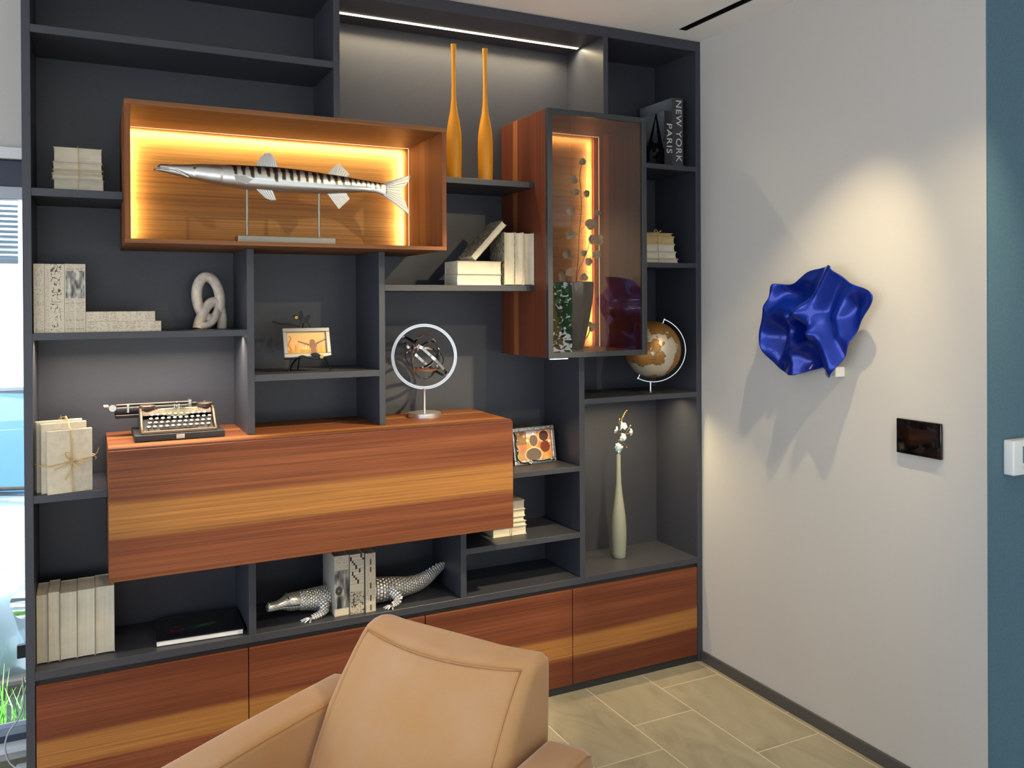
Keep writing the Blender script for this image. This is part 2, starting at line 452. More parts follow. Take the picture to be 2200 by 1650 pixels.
bpart('vane', M['black'], t, w_ / 2 - 0.001, w_ / 2 + 0.001, 0.004, l_ - 0.004, 0.012, 0.05, bev=0)
# right wall: outer corner towards the teal wall
bm = BM(); box(bm, XR, XR + 0.14, YE, YB, 0, H)
struct('wall_right', bm, M['wall'], label='plain greige painted wall beside the shelving')
bm = BM(); box(bm, XR + 0.14, XX, YE, YE + 0.14, 0, H); box(bm, XR + 0.001, XR + 0.14, YE - 0.006, YE, 0, H); box(bm, XR + 0.14, XX, YE - 0.006, YE, 0, H)
struct('wall_end', bm, M['teal'], label='dark teal wall facing the camera at the far right')
bm = BM(); box(bm, XR - 0.011, XR, YE + 0.0, -0.002, 0, 0.045, bev=0.001)
struct('baseboard_right', bm, M['skirt'], label='low grey skirting along the greige wall')
# wall behind the unit with the window at the left
WX0, WX1, WZ0, WZ1 = -2.3, -0.006, 0.055, 2.076
bm = BM()
box(bm, WX1, XR + 0.14, YB, YB + 0.16, 0, H); box(bm, XL, WX0, YB, YB + 0.16, 0, H)
box(bm, WX0, WX1, YB, YB + 0.16, WZ1, H); box(bm, WX0, WX1, YB, YB + 0.16, -0.2, WZ0)
struct('wall_back', bm, M['wall'], label='greige wall behind the shelving')
# glazed front on the left, rear wall
bm = BM()
box(bm, XL - 0.15, XL, YF, YB + 0.16, 2.35, H); box(bm, XL - 0.15, XL, YF, YB + 0.16, -0.2, 0.06)
for y in (YF, -6.9, -3.65, -0.45):
    box(bm, XL - 0.15, XL, y, y + (0.08 if y > -6.9 or y == -6.9 else 0.3), 0.06, 2.35)
box(bm, XL - 0.15, XL, -0.4, YB + 0.16, 0.06, 2.35)
struct('wall_left', bm, M['wall'], label='glazed front with posts on the left')
bm = BM()
box(bm, XL, -2.7, YF - 0.15, YF, 0, H); box(bm, -2.7, 7.1, YF - 0.15, YF, 1.88, H); box(bm, 7.1, XX, YF - 0.15, YF, 0, H); box(bm, -2.7, 7.1, YF - 0.15, YF, -0.2, 0.1)
for x in (-0.2, 2.4, 4.7): box(bm, x, x + 0.07, YF - 0.1, YF, 0.1, 1.88)
struct('wall_front', bm, M['wall'], label='rear wall with windows behind the camera')
bm = BM(); box(bm, XX, XX + 0.15, YF, YE + 0.14, 0, H)
struct('wall_far_right', bm, M['wall'], label='plain wall far to the right')

# window beside the unit
win = bpy.data.objects.new('window_1', None); col.objects.link(win); tag(win, 'tall window beside the shelving at the far left', kind='structure')
M['white_trim'] = simple('white_trim', (0.72, 0.73, 0.76), 0.5)
M['navy_box'] = simple('navy_blind_box', (0.035, 0.045, 0.08), 0.5)
M['grey_alu'] = simple('grey_aluminium', (0.38, 0.41, 0.46), 0.4, metal=0.4)
bpart('head_trim', M['white_trim'], win, WX0 - 0.02, WX1 + 0.002, YB - 0.02, YB, 2.072, 2.111)
bpart('head_box', M['navy_box'], win, WX0, WX1, YB + 0.02, YB + 0.12, 1.982, 2.07)
bpart('frame_head', M['grey_alu'], win, WX0, WX1, YB + 0.03, YB + 0.09, 1.938, 1.982)
bpart('frame_sill', M['navy_box'], win, WX0, WX1, YB + 0.0, YB + 0.10, 0.055, 0.085)
bpart('sill_board', M['white_trim'], win, WX0, WX1, YB - 0.05, YB + 0.02, 0.045, 0.062)
bpart('frame_jamb', M['grey_alu'], win, WX1 - 0.012, WX1, YB + 0.03, YB + 0.09, 0.085, 1.938)
bpart('frame_jamb', M['grey_alu'], win, WX0, WX0 + 0.05, YB + 0.03, YB + 0.09, 0.085, 1.938)
bpart('frame_mullion', M['grey_alu'], win, -1.2, -1.15, YB + 0.03, YB + 0.09, 0.085, 1.938)
bpart('hinge', M['black'], win, -0.045, -0.018, YB + 0.01, YB + 0.03, 0.34, 0.385)
bm = BM(); box(bm, WX0 + 0.05, WX1 - 0.012, YB + 0.055, YB + 0.061, 0.085, 1.938)
obj('pane', bm, M['window_glass'], win)
# raised slatted blind outside
M['slat'] = simple('pale_blue_slat', (0.45, 0.58, 0.68), 0.4)
bl = thing('venetian_blind', 'raised pale slatted blind at the top of the left window', 'blind', (-1.2, YB + 0.16, 1.73))
slat_me = None
for k in range(11):
    z = 0.012 + k * 0.0185
    if slat_me is None:
        bm = BM(); box(bm, -1.09, 1.16, -0.035, 0.035, -0.0045, 0.0045, bev=0.001, M=Matrix.Rotation(0.12, 4, 'X'))
        o = obj('slat', bm, M['slat'], bl, loc=(0, 0, z)); slat_me = o.data
    else:
        o = bpy.data.objects.new('slat', slat_me); col.objects.link(o); o.parent = bl; o.location = (0, 0.004 * (k % 2), z)
bpart('bottom_rail', M['grey_alu'], bl, -1.09, 1.16, -0.03, 0.03, -0.012, 0.006)

# ------------------------------------------------------------------ ceiling spotlights (their lamps stay with them)
def spotlight(label, loc, target, energy, size, blend, soft):
    t = thing('ceiling_spotlight', label, 'spotlight', (loc[0], loc[1], H))
    d = (Vector(target) - Vector(loc)).normalized()
    q = d.to_track_quat('-Z', 'Y').to_matrix().to_4x4()
    bm = BM(); lathe(bm, [(0.03, 0.0), (0.03, -0.008), (0.012, -0.012), (0.012, -0.03)], 20); obj('mount', bm, M['plastic'], t, 40)
    bm = BM(); lathe(bm, [(0.018, 0.04), (0.026, 0.035), (0.03, -0.035), (0.026, -0.035), (0.022, -0.01), (0.0, -0.01)], 24, cap=False)
    bmesh.ops.transform(bm, matrix=Matrix.Translation((0, 0, -0.06)) @ q, verts=bm.verts[:])
    obj('head', bm, M['plastic'], t, 40)
    add_light('spot_lamp', 'SPOT', Vector((loc[0], loc[1], H - 0.06)) + d * 0.04, energy, WARM, target=target, spot_size=size, spot_blend=blend, shadow_soft_size=soft)
spotlight('white ceiling spotlight aimed at the shelving', (2.15, -2.2, H), (1.18, 0.1, 0.85), 82, 1.06, 0.65, 0.02)
spotlight('white ceiling spotlight nearest the shelving', (2.1, -1.12, H), (1.12, 0.05, 0.62), 300, 0.76, 0.45, 0.02)
spotlight('white ceiling spotlight aimed at the blue sculpture', (2.14, -1.2, H), (2.53, -0.55, 0.85), 75, 0.9, 0.8, 0.006)
spotlight('white ceiling spotlight nearer the camera aimed at the blue sculpture', (2.14, -2.1, H), (2.56, -0.50, 0.9), 80, 0.75, 0.9, 0.006)

for x, y, lab in ((0.35, -1.25, 'added fill downlight in the ceiling before the shelving'), (0.3, -4.2, 'added fill downlight in the ceiling behind the camera'), (2.2, -4.2, 'added fill downlight in the ceiling behind the camera on the right'), (-1.5, -2.2, 'added fill downlight in the ceiling on the left'), (-1.5, -4.6, 'added fill downlight in the ceiling at the left rear'), (4.4, -3.2, 'added fill downlight in the ceiling before the teal wall')):  # unseen downlights, added to lift the ambient light on floor and ceiling
    t = thing('added_downlight', lab, 'downlight', (x, y, H), group='added ceiling fill downlights')
    bm = BM(); lathe(bm, [(0.045, -0.001), (0.045, -0.004), (0.034, -0.004), (0.030, -0.001)], 28, cap=False); obj('trim_ring', bm, M['plastic'], t, 40)
    bm = BM(); lathe(bm, [(0.0, -0.0015), (0.033, -0.0015)], 28, cap=False); obj('lens', bm, M['led_line'], t)
    add_light('fill_downlight_lamp', 'SPOT', (x, y, H - 0.008), 38, (1.0, 0.90, 0.76), rot=(0, 0, 0), spot_size=2.2, spot_blend=0.8, shadow_soft_size=0.03)

# ------------------------------------------------------------------ the shelving unit
unit = thing('shelving_unit', 'graphite grey wall shelving unit with walnut drawer fronts', 'shelving unit', (0, 0, 0))
G = M['graphite']
def panel(name, *b): return bpart(name, G, unit, *b, bev=0.0008)
panel('side_panel', 0.009, 0.033, 0, D + 0.02, 0, 2.698)
panel('side_panel', 2.5495, XR - 0.0005, 0, D + 0.02, 0, 2.698)
panel('top_panel', 0.033, 2.5495, 0, D, 2.655, 2.698)
panel('back_panel', 0.033, 2.5495, D, D + 0.02, 0.0, 2.698)
SH = [(0.033, 0.9586, 2.3934, 2.418), (0.033, 0.2846, 1.8995, 1.9238), (1.3282, 1.752, 2.0175, 2.0398), (2.2108, 2.5495, 2.1326, 2.154),
      (2.2108, 2.5495, 1.7146, 1.7352), (1.9795, 2.5495, 1.1540, 1.1763), (1.1415, 1.752, 1.6129, 1.6356), (0.684, 1.119, 1.3065, 1.3294),
      (0.033, 0.6602, 1.4615, 1.4828), (0.033, 0.2354, 0.967, 0.991), (1.6062, 1.955, 0.886, 0.907), (1.4555, 1.955, 0.617, 0.639)]
for a, b, c, d in SH: panel('shelf', a, b, 0, D, c, d)
panel('base_top', 0.033, 2.5495, 0, D, 0.430, 0.4555)
for a, b, c, d in [(0.9586, 0.9815, 2.1912, 2.655), (2.0768, 2.100, 2.3125, 2.655), (1.955, 1.9795, 0.4555, 1.3537), (1.119, 1.1415, 1.1299, 1.7546),
                   (0.6602, 0.684, 1.1299, 1.7546), (0.6602, 0.684, 0.4555, 0.7248), (1.4323, 1.4555, 0.4555, 0.7248)]:
    panel('divider', a, b, 0, D, c, d)
bpart('recess_rail', M['plinth'], unit, 0.033, 2.5495, 0.012, 0.03, 0.4115, 0.430, bev=0)
bpart('plinth', M['plinth'], unit, 0.033, 2.5495, 0.006, 0.03, 0.0, 0.031, bev=0)
for a, b in ((0.0355, 0.6565), (0.6595, 1.2875), (1.2905, 1.9167), (1.9197, 2.547)):
    dr = bpart('drawer_front', M['wood_drawer'], unit, a, b, 0.0, 0.02, 0.0312, 0.4125, bev=0.0012)
    bm = BM(); box(bm, a + 0.01, b - 0.01, 0.0205, D - 0.01, 0.036, 0.405)
    obj('drawer_box', bm, M['plinth'], dr)
def led_strip(parent, x0, x1, y, z, energy, tilt, color=LEDC, w=0.012, matk='led'):
    bpart('led_strip', M[matk], parent, x0, x1, y - w / 2, y + w / 2, z - 0.0012, z - 0.0002, bev=0)
    add_light('led_lamp', 'AREA', ((x0 + x1) / 2, y, z - 0.0016), energy, color, rot=(tilt, 0, 0), shape='RECTANGLE', size=x1 - x0, size_y=w, spread=math.radians(150))
led_strip(unit, 1.02, 2.066, 0.185, 2.655, 7.4, 0.0, color=(1.0, 0.82, 0.52), w=0.016)
led_strip(unit, 0.045, 0.65, 0.085, 1.4615, 6.3, 0.0, color=(1.0, 0.82, 0.62), w=0.008)
led_strip(unit, 1.99, 2.50, 0.10, 1.1540, 3.4, 0.0, color=(1.0, 0.77, 0.42), w=0.008)

# ------------------------------------------------------------------ lit display box
fx0, fx1, fz0, fz1, pf = 0.2851, 1.3276, 1.7552, 2.1906, -0.1342
fb = thing('display_box', 'open walnut display box lit inside by warm strips', 'display box', (0, 0, 0))
T = 0.0165
YI = 0.275
bpart('bottom_board', M['wood_frame'], fb, fx0, fx1, pf, D - 0.002, fz0, fz0 + 0.0135, bev=0.0008)
bpart('top_board', M['wood_frame'], fb, fx0, fx1, pf, D - 0.002, fz1 - T, fz1, bev=0.0008)
bpart('side_board', M['wood_fish_side'], fb, fx0, fx0 + T, pf, D - 0.002, fz0 + 0.0136, fz1 - T - 0.0001, bev=0.0008)
bpart('side_board', M['wood_fish_side'], fb, fx1 - T, fx1, pf, D - 0.002, fz0 + 0.0136, fz1 - T - 0.0001, bev=0.0008)
bpart('back_board', M['wood_fish'], fb, fx0 + T, fx1 - T, YI, D - 0.004, fz0 + 0.0136, fz1 - T - 0.0001, bev=0)
YL = 0.215
ix0, ix1, iz0, iz1 = fx0 + T, fx1 - T, fz0 + 0.0136, fz1 - T
bpart('led_profile', M['led_line'], fb, ix0, ix1, YL - 0.002, YL, iz1 - 0.0022, iz1, bev=0)
bpart('led_profile', M['led_line'], fb, ix1 - 0.0022, ix1, YL - 0.002, YL, iz0, iz1 - 0.004, bev=0)
bpart('led_profile', M['led_line'], fb, ix0, ix0 + 0.0022, YL - 0.002, YL, iz0, iz1 - 0.004, bev=0)
def box_leds(x0, x1, z0, z1, y, e_top, e_side, left=True):
    add_light('led_lamp', 'AREA', ((x0 + x1) / 2, y, z1 - 0.006), e_top, LEDC, rot=(1.0, 0, 0), shape='RECTANGLE', size=x1 - x0 - 0.02, size_y=0.008)
    add_light('led_lamp', 'AREA', (x1 - 0.006, y, (z0 + z1) / 2), e_side, LEDC, target=(x1 - 0.13, y + 0.2, (z0 + z1) / 2), shape='RECTANGLE', size=0.008, size_y=z1 - z0 - 0.02)
    if left: add_light('led_lamp', 'AREA', (x0 + 0.006, y, (z0 + z1) / 2), e_side, LEDC, target=(x0 + 0.13, y + 0.2, (z0 + z1) / 2), shape='RECTANGLE', size=0.008, size_y=z1 - z0 - 0.02)
box_leds(ix0, ix1, iz0, iz1, YI - 0.022, 3.4, 1.15)

# ------------------------------------------------------------------ fall-front cabinet
dx0, dx1, dz0, dz1, pd = 0.2359, 1.6057, 0.7254, 1.1294, -0.0969
dk = thing('fall_front_cabinet', 'wide walnut fall-front cabinet with one pale grain band', 'cabinet', (0, 0, 0))
bpart('top_board', M['wood_desktop'], dk, dx0, dx1, pd + 0.012, D - 0.002, dz1 - 0.02, dz1, bev=0.0008)
bpart('bottom_board', M['wood_desktop'], dk, dx0, dx1, pd + 0.022, D - 0.002, dz0, dz0 + 0.02, bev=0.0008)
bpart('side_board', M['wood_frame'], dk, dx0, dx0 + 0.02, pd + 0.0215, D - 0.002, dz0 + 0.0205, dz1 - 0.0205, bev=0.0008)
bpart('side_board', M['wood_frame'], dk, dx1 - 0.02, dx1, pd + 0.0215, D - 0.002, dz0 + 0.0205, dz1 - 0.0205, bev=0.0008)
bpart('flap_front', M['wood_desk'], dk, dx0, dx1, pd, pd + 0.0205, dz0 - 0.001, dz1 - 0.006, bev=0.0012)
bpart('gap_shade_strip', M['plinth'], dk, dx0 + 0.016, dx1 - 0.016, pd + 0.0095, pd + 0.0118, dz1 - 0.006, dz1 - 0.0045, bev=0)  # black strip stands in for the shade in the gap behind the flap

# ------------------------------------------------------------------ glass-fronted case
lx0, lx1, lz0, lz1, pl = 1.7525, 2.2103, 1.3543, 2.3119, -0.111
gc = thing('glass_cabinet', 'walnut case with black framed glass door and warm light', 'display cabinet', (0, 0, 0))
yd = pl + 0.021
bpart('side_board', M['wood_lamp'], gc, lx0, lx0 + 0.02, yd, D - 0.002, lz0, lz1, bev=0.0008)
bpart('side_board', M['wood_lamp'], gc, lx1 - 0.02, lx1, yd, D - 0.002, lz0, lz1, bev=0.0008)
bpart('top_board', M['wood_frame'], gc, lx0 + 0.0205, lx1 - 0.0205, yd, D - 0.002, lz1 - 0.02, lz1, bev=0.0008)
bpart('bottom_board', M['wood_frame'], gc, lx0 + 0.0205, lx1 - 0.0205, yd, D - 0.002, lz0, lz0 + 0.02, bev=0.0008)
bpart('back_board', M['wood_fish'], gc, lx0 + 0.0205, lx1 - 0.0205, YI, D - 0.004, lz0 + 0.0205, lz1 - 0.0205, bev=0)
cx0, cx1, cz0, cz1 = lx0 + 0.0205, lx1 - 0.0205, lz0 + 0.0205, lz1 - 0.0205
bpart('led_profile', M['led_line'], gc, cx0, cx1, YL - 0.002, YL, cz1 - 0.0022, cz1, bev=0)
bpart('led_profile', M['led_line'], gc, cx1 - 0.0026, cx1, YL - 0.002, YL, cz0, cz1 - 0.004, bev=0)
box_leds(cx0, cx1, cz0, cz1, YI - 0.022, 0.5, 2.4, left=False)
door = bpart('door_frame', M['door_frame'], gc, lx0, lx0 + 0.021, pl, yd - 0.001, lz0, lz1, bev=0.0008)
door['label'] = 'slim black door frame'
_bm = BM(); _bm.from_mesh(door.data)
box(_bm, lx1 - 0.021, lx1, pl, yd - 0.001, lz0, lz1, bev=0.0008); box(_bm, lx0 + 0.021, lx1 - 0.021, pl, yd - 0.001, lz1 - 0.021, lz1, bev=0.0008)
box(_bm, lx0 + 0.021, lx1 - 0.021, pl, yd - 0.001, lz0, lz0 + 0.021, bev=0.0008); _bm.to_mesh(door.data); _bm.free()
bpart('glass_pane', M['pane'], door, lx0 + 0.018, lx1 - 0.018, pl + 0.006, pl + 0.0095, lz0 + 0.018, lz1 - 0.018, bev=0)
bpart('pull', M['chrome'], door, lx0 + 0.004, lx0 + 0.085, pl - 0.002, pl + 0.012, lz0 - 0.005, lz0 - 0.0005, bev=0.0006)

# ------------------------------------------------------------------ books
def book(name, label, T_, H_, D_, loc, how='up', pages='pages', cover=None, spine_out=False, rot=(0, 0, 0), group=None, sag=0.004, bt=0.0018, coverless=False):
    """canonical: thickness x, depth y (fore edge at y=0, towards the viewer), height z"""
    t = thing(name, label, 'book', loc, rot, group)
    inset = 0.003
    bm = BM()
    n = 7
    x0, x1 = -T_ / 2 + bt, T_ / 2 - bt
    ring = []
    for i in range(n):
        u = i / (n - 1); x = x0 + (x1 - x0) * u
        ring.append((x, inset + sag * (1 - (2 * u - 1) ** 2)))
    back = [(x1, D_ - inset * 0.6), (x0, D_ - inset * 0.6)]
    prof = ring + back
    zlo, zhi = (0.0 if coverless else inset), H_ - inset
    loft(bm, [[Vector((x, y, zlo)) for x, y in prof], [Vector((x, y, zhi)) for x, y in prof]])
    cov = BM()
    box(cov, -T_ / 2, -T_ / 2 + bt, 0, D_, 0, H_, bev=0.0006); box(cov, T_ / 2 - bt, T_ / 2, 0, D_, 0, H_, bev=0.0006)
    box(cov, -T_ / 2 + bt, T_ / 2 - bt, D_ - bt, D_, 0, H_)
    axis = 'x'
    mt = Matrix.Identity(4)
    if spine_out: mt = Matrix.Translation((0, D_, 0)) @ Matrix.Diagonal((1, -1, 1, 1))
    if how == 'flat':
        mt = Matrix(((0, 0, 1, -H_ / 2), (0, 1, 0, 0), (1, 0, 0, T_ / 2), (0, 0, 0, 1))) @ mt; axis = 'z'
    elif how == 'face':
        mt = Matrix(((0, 1, 0, -D_ / 2), (1, 0, 0, T_ / 2), (0, 0, 1, 0), (0, 0, 0, 1))) @ mt; axis = 'y'
    for b_ in (bm, cov): bmesh.ops.transform(b_, matrix=mt, verts=b_.verts[:])
    obj('pages', bm, M[pages + '_' + axis], t)
    obj('cover', cov, M[cover or ('cream_cover' if pages == 'pages' else 'kraft_cover')], t)
    return t
# upper left: tied stack
SG = 'bare cream books in the tied stack at the upper left'
zz = 1.9238
for T_, w, xc, lab in ((0.038, 0.144, 0.161, 'bottom'), (0.018, 0.146, 0.158, 'thin second'), (0.035, 0.140, 0.158, 'third'), (0.047, 0.138, 0.159, 'thick top')):
    book('book', '%s cream book of the tied stack on the upper left shelf' % lab, T_ - 0.0005, w, 0.11, (xc, 0.055, zz), 'flat', group=SG, sag=0.006)
    zz += T_
def twine_loop(bm, pts, r=0.0013, closed=True): tube(bm, spline(pts, 5, closed), r, 6, closed=closed)
t = thing('twine', 'jute twine around the stack on the upper left shelf', 'twine', (0.159, 0.055, 1.9238))
bm = BM(); h = zz - 1.9238
twine_loop(bm, [(0, -0.0015, 0.004), (0.001, -0.0015, h * 0.5), (0, -0.0015, h - 0.004), (0, 0.0, h + 0.0016), (0, 0.105, h + 0.0016), (0, 0.113, h * 0.5), (0, 0.112, 0.004), (0, 0.055, 0.0008)])
obj('loop', bm, M['twine'], t)
bm = BM(); z_ = 0.068
for zk in (0.068, 0.064): tube(bm, spline([(-0.072, -0.0015, zk - 0.001), (0.0, -0.002, zk), (0.0715, -0.0015, zk + 0.001)], 4), 0.0009, 5)
obj('band', bm, M['twine'], t)
# tied stack on the right
zz = 1.7352; h0 = zz
for T_, xr, pg, lab in ((0.019, 2.476, 'pages', 'thin bottom'), (0.030, 2.466, 'pages', 'thick second'), (0.032, 2.458, 'pages', 'third'), (0.034, 2.456, 'kraft', 'fourth, brown'), (0.014, 2.444, 'kraft', 'thin topmost brown')):
    w = 0.175
    book('book', '%s book in the tied stack below the city books' % lab, T_ - 0.0005, w, 0.12, (xr - w / 2, 0.025, zz), 'flat', pages=pg, group='books in the tied stack on the right', sag=0.005)
    zz += T_
t = thing('twine', 'jute twine around the stack below the city books', 'twine', (2.365, 0.025, h0)); h = zz - h0
bm = BM(); twine_loop(bm, [(0, -0.0015, 0.004), (0, -0.0015, h * 0.5), (0, -0.0015, h - 0.004), (0, 0.0, h + 0.0016), (0, 0.115, h + 0.0016), (0, 0.122, h * 0.5), (0, 0.122, 0.004), (0, 0.06, 0.0008)])
obj('loop', bm, M['twine'], t)
bm = BM(); twine_loop(bm, [(0, 0, h + 0.002), (-0.012, -0.004, h + 0.012), (-0.024, -0.005, h + 0.006), (-0.012, -0.002, h + 0.002), (0.008, 0, h + 0.003), (0.014, -0.004, h + 0.008), (0.006, -0.003, h + 0.006)], 0.0012, False)
obj('knot', bm, M['twine'], t)

# row on the middle shelf (right of the ring)
z4 = 1.6356
book('book', 'lower of two cream books lying flat on the middle shelf', 0.041, 0.187, 0.125, (1.5185, 0.004, z4), 'flat', sag=0.003, bt=0.0014, group='cream books on the middle shelf')
book('book', 'upper of two cream books lying flat on the middle shelf', 0.050, 0.186, 0.125, (1.5185, 0.002, z4 + 0.0412), 'flat', sag=0.003, bt=0.0014, group='cream books on the middle shelf')
book('book', 'standing cream book with dark marbled side, left of three', 0.047, 0.207, 0.13, (1.6445, 0.002, z4), cover='marble', sag=0.007, group='cream books on the middle shelf')
book('book', 'thinner standing cream book, middle of three', 0.036, 0.207, 0.13, (1.6865, 0.002, z4), sag=0.007, group='cream books on the middle shelf')
book('book', 'standing cream book against the walnut glass cabinet', 0.047, 0.206, 0.13, (1.7285, 0.002, z4), sag=0.008, group='cream books on the middle shelf')
book('book', 'cream book with mottled cover leaning over the flat pair', 0.026, 0.195, 0.125, (1.4915, 0.003, z4 + 0.0912 + 0.0098), cover='marble', rot=(0, math.radians(43.5), 0), sag=0.004, group='cream books on the middle shelf')

# newsprint
def hash2(i, j, s=0): 
    v = math.sin(i * 127.1 + j * 311.7 + s * 74.7) * 43758.5453
    return v - math.floor(v)
def smooth_noise(x, y, s=0):
    i, j = math.floor(x), math.floor(y); fx, fy = x - i, y - j
    fx = fx * fx * (3 - 2 * fx); fy = fy * fy * (3 - 2 * fy)
    a = hash2(i, j, s) * (1 - fx) + hash2(i + 1, j, s) * fx; b = hash2(i, j + 1, s) * (1 - fx) + hash2(i + 1, j + 1, s) * fx
    return a * (1 - fy) + b * fy
PAPER = (196, 186, 168)
def shade(c, k): return tuple(max(0, min(255, v * k)) for v in c)
def newstext(u, v, s, cols=2, lines=60, dens=0.75):
    c = u * cols; fx = c - math.floor(c)
    ln = math.floor(v * lines); fy = v * lines - ln
    if fx < 0.06 or fx > 0.94 or fy < 0.42: return PAPER
    w = hash2(math.floor(fx * 14 + hash2(ln, int(c), s) * 5), ln, s)
    return shade(PAPER, 0.80) if w < dens else PAPER
def photo_grey(u, v, s, f=6):
    k = 0.25 + 0.95 * (0.6 * smooth_noise(u * f, v * f * 1.4, s) + 0.4 * smooth_noise(u * f * 2.7, v * f * 3.3, s + 3))
    k = max(0, min(1, (k - 0.45) * 2.1))
    return tuple(40 + 150 * k * w for w in (1, 0.97, 0.92))
def news_plain(u, v): return newstext(u, v, 1, 1, 46, 0.35)
def news_letters(u, v):
    if u < 0.22: return newstext(u * 4, v, 2, 1, 80, 0.6)
    if 0.3 < u < 0.85:
        k = smooth_noise(u * 7, v * 30, 9) ; k2 = smooth_noise(u * 12 + 4, v * 22, 12)
        if abs(k - 0.5) < 0.05 + 0.03 * k2 and k2 > 0.32: return shade(PAPER, 0.42)
    return newstext(u, v, 5, 2, 90, 0.15)
def news_cartoon(u, v):
    if v > 0.5 and v < 0.9:
        return (lambda g: g)(photo_grey(u, v, 21, 5)) if 0.03 < u < 0.97 else PAPER
    return newstext(u, v, 7, 2, 70, 0.8)
def news_face(u, v):
    if v > 0.74: return newstext(u, v, 31, 1, 60, 0.3) if v > 0.76 else shade(PAPER, 0.7)
    if v < 0.12: return shade(PAPER, 1.05)
    d = math.hypot((u - 0.3) * 1.0, (v - 0.42) * 3.2)
    g = photo_grey(u, v, 33, 3.2)
    if d < 0.24: return (70, 68, 66) if d > 0.05 else (150, 148, 144)
    return g
def news_cross(u, v):
    if v > 0.5:
        i, j = math.floor(u * 8), math.floor(v * 28)
        fu, fv = u * 8 - i, v * 28 - j
        blk = {(0, 26), (0, 25), (1, 24), (2, 23), (3, 22), (3, 21), (6, 27), (6, 26), (7, 25), (5, 20), (5, 19), (1, 19), (1, 18), (2, 17), (3, 16), (4, 15), (4, 14)}
        if (i, j) in blk: return (38, 36, 34)
        return shade(PAPER, 0.72) if fu < 0.14 or fv < 0.16 else shade(PAPER, 1.05)
    if v > 0.38: return PAPER
    k = smooth_noise(u * 8, v * 40, 41)
    return shade(PAPER, 0.4) if abs(k - 0.5) < 0.07 else shade(PAPER, 0.95)
def news_cols(u, v):
    if 0.36 < u < 0.62 and (0.80 < v < 0.9 or 0.68 < v < 0.76 or 0.4 < v < 0.5 or 0.02 < v < 0.12 or 0.18 < v < 0.28):
        return (60, 56, 52) if 0.42 < u < 0.58 else PAPER
    return newstext(u, v, 51, 2, 90, 0.5)
def news_flat(s):
    def f(u, v):
        g = math.floor(u * 7)
        return newstext(u * 3, v, s + g, 2, 9, 0.25 + 0.5 * hash2(g, s))
    return f
def news_book(label, T_, H_, D_, loc, fn, group, how='up', rot=(0, 0, 0)):
    t = book('newsprint_book', label, T_, H_, D_, loc, how, pages='pages', cover='news_board', spine_out=True, group=group, rot=rot)
    if how == 'up': print_plane('printed_spine', T_ - 0.0006, H_ - 0.0006, max(12, int(T_ * 900)), int(H_ * 620), fn, M['print'], t, (0, -0.0007, 0.0003))
    else: print_plane('printed_spine', H_ - 0.0006, T_ - 0.0006, int(H_ * 620), max(10, int(T_ * 900)), fn, M['print'], t, (0, -0.0007, 0.0003))
    return t
z3 = 1.4828
NG = 'newsprint covered books on the upper left shelf'
news_book('narrow plain newsprint book against the side panel', 0.0295, 0.212, 0.16, (0.0505, 0.02, z3), news_plain, NG)
news_book('newsprint book with large vertical lettering, middle of three', 0.0535, 0.212, 0.16, (0.0925, 0.02, z3), news_letters, NG)
news_book('newsprint book with a cartoon picture, right of three', 0.0575, 0.213, 0.16, (0.1485, 0.02, z3), news_cartoon, NG)
news_book('lower newsprint book lying flat beside the standing three', 0.033, 0.217, 0.15, (0.2865, 0.02, z3), news_flat(61), NG, 'flat')
news_book('upper newsprint book lying flat beside the standing three', 0.031, 0.199, 0.15, (0.2775, 0.02, z3 + 0.0332), news_flat(71), NG, 'flat')
zb = 0.4555
NG2 = 'newsprint books between the crocodile halves'
news_book('newsprint book printed with a grey face, beside the crocodile head', 0.053, 0.214, 0.165, (0.986, 0.035, zb), news_face, NG2)
news_book('newsprint book printed with a crossword', 0.052, 0.214, 0.165, (1.0405, 0.030, zb), news_cross, NG2)
news_book('narrow newsprint book beside the crocodile tail', 0.037, 0.212, 0.165, (1.0895, 0.025, zb), news_cols, NG2)

# five cream books, lower left
for k, (a, b, hh, lab) in enumerate(((0.0345, 0.066, 0.216, 'leftmost'), (0.0665, 0.0985, 0.22, 'second from the left'), (0.099, 0.1465, 0.214, 'middle'), (0.147, 0.1975, 0.215, 'second from the right'), (0.198, 0.2535, 0.217, 'rightmost'))):
    book('book', '%s of five standing cream books at the lower left' % lab, b - a - 0.0008, hh, 0.13, ((a + b) / 2, 0.06, zb), sag=0.002, group='cream books at the lower left', bt=0.0012)
# stack right of the cabinet
zz = 0.639
for T_, w, xr, y, lab in ((0.036, 0.150, 1.757, 0.085, 'bottom'), (0.017, 0.150, 1.757, 0.088, 'thin second'), (0.019, 0.150, 1.750, 0.09, 'third'), (0.028, 0.15, 1.754, 0.09, 'fourth'), (0.036, 0.15, 1.752, 0.09, 'topmost')):
    book('book', '%s cream book of the stack behind the walnut cabinet corner' % lab, T_ - 0.0005, w, 0.13, (xr - w / 2, y, zz), 'flat', group='cream books behind the cabinet corner', sag=0.002)
    zz += T_
t = thing('twine', 'dark twine around the stack behind the walnut cabinet corner', 'twine', (1.6865, 0.085, 0.639)); h = zz - 0.639
bm = BM(); twine_loop(bm, [(0, -0.0015, 0.004), (0, -0.0015, h * 0.5), (0, -0.0005, h - 0.004), (0, 0.004, h + 0.0016), (0, 0.12, h + 0.0016), (0, 0.138, h * 0.5), (0, 0.133, 0.004), (0, 0.06, 0.0008)])
obj('loop', bm, M['twine'], t)

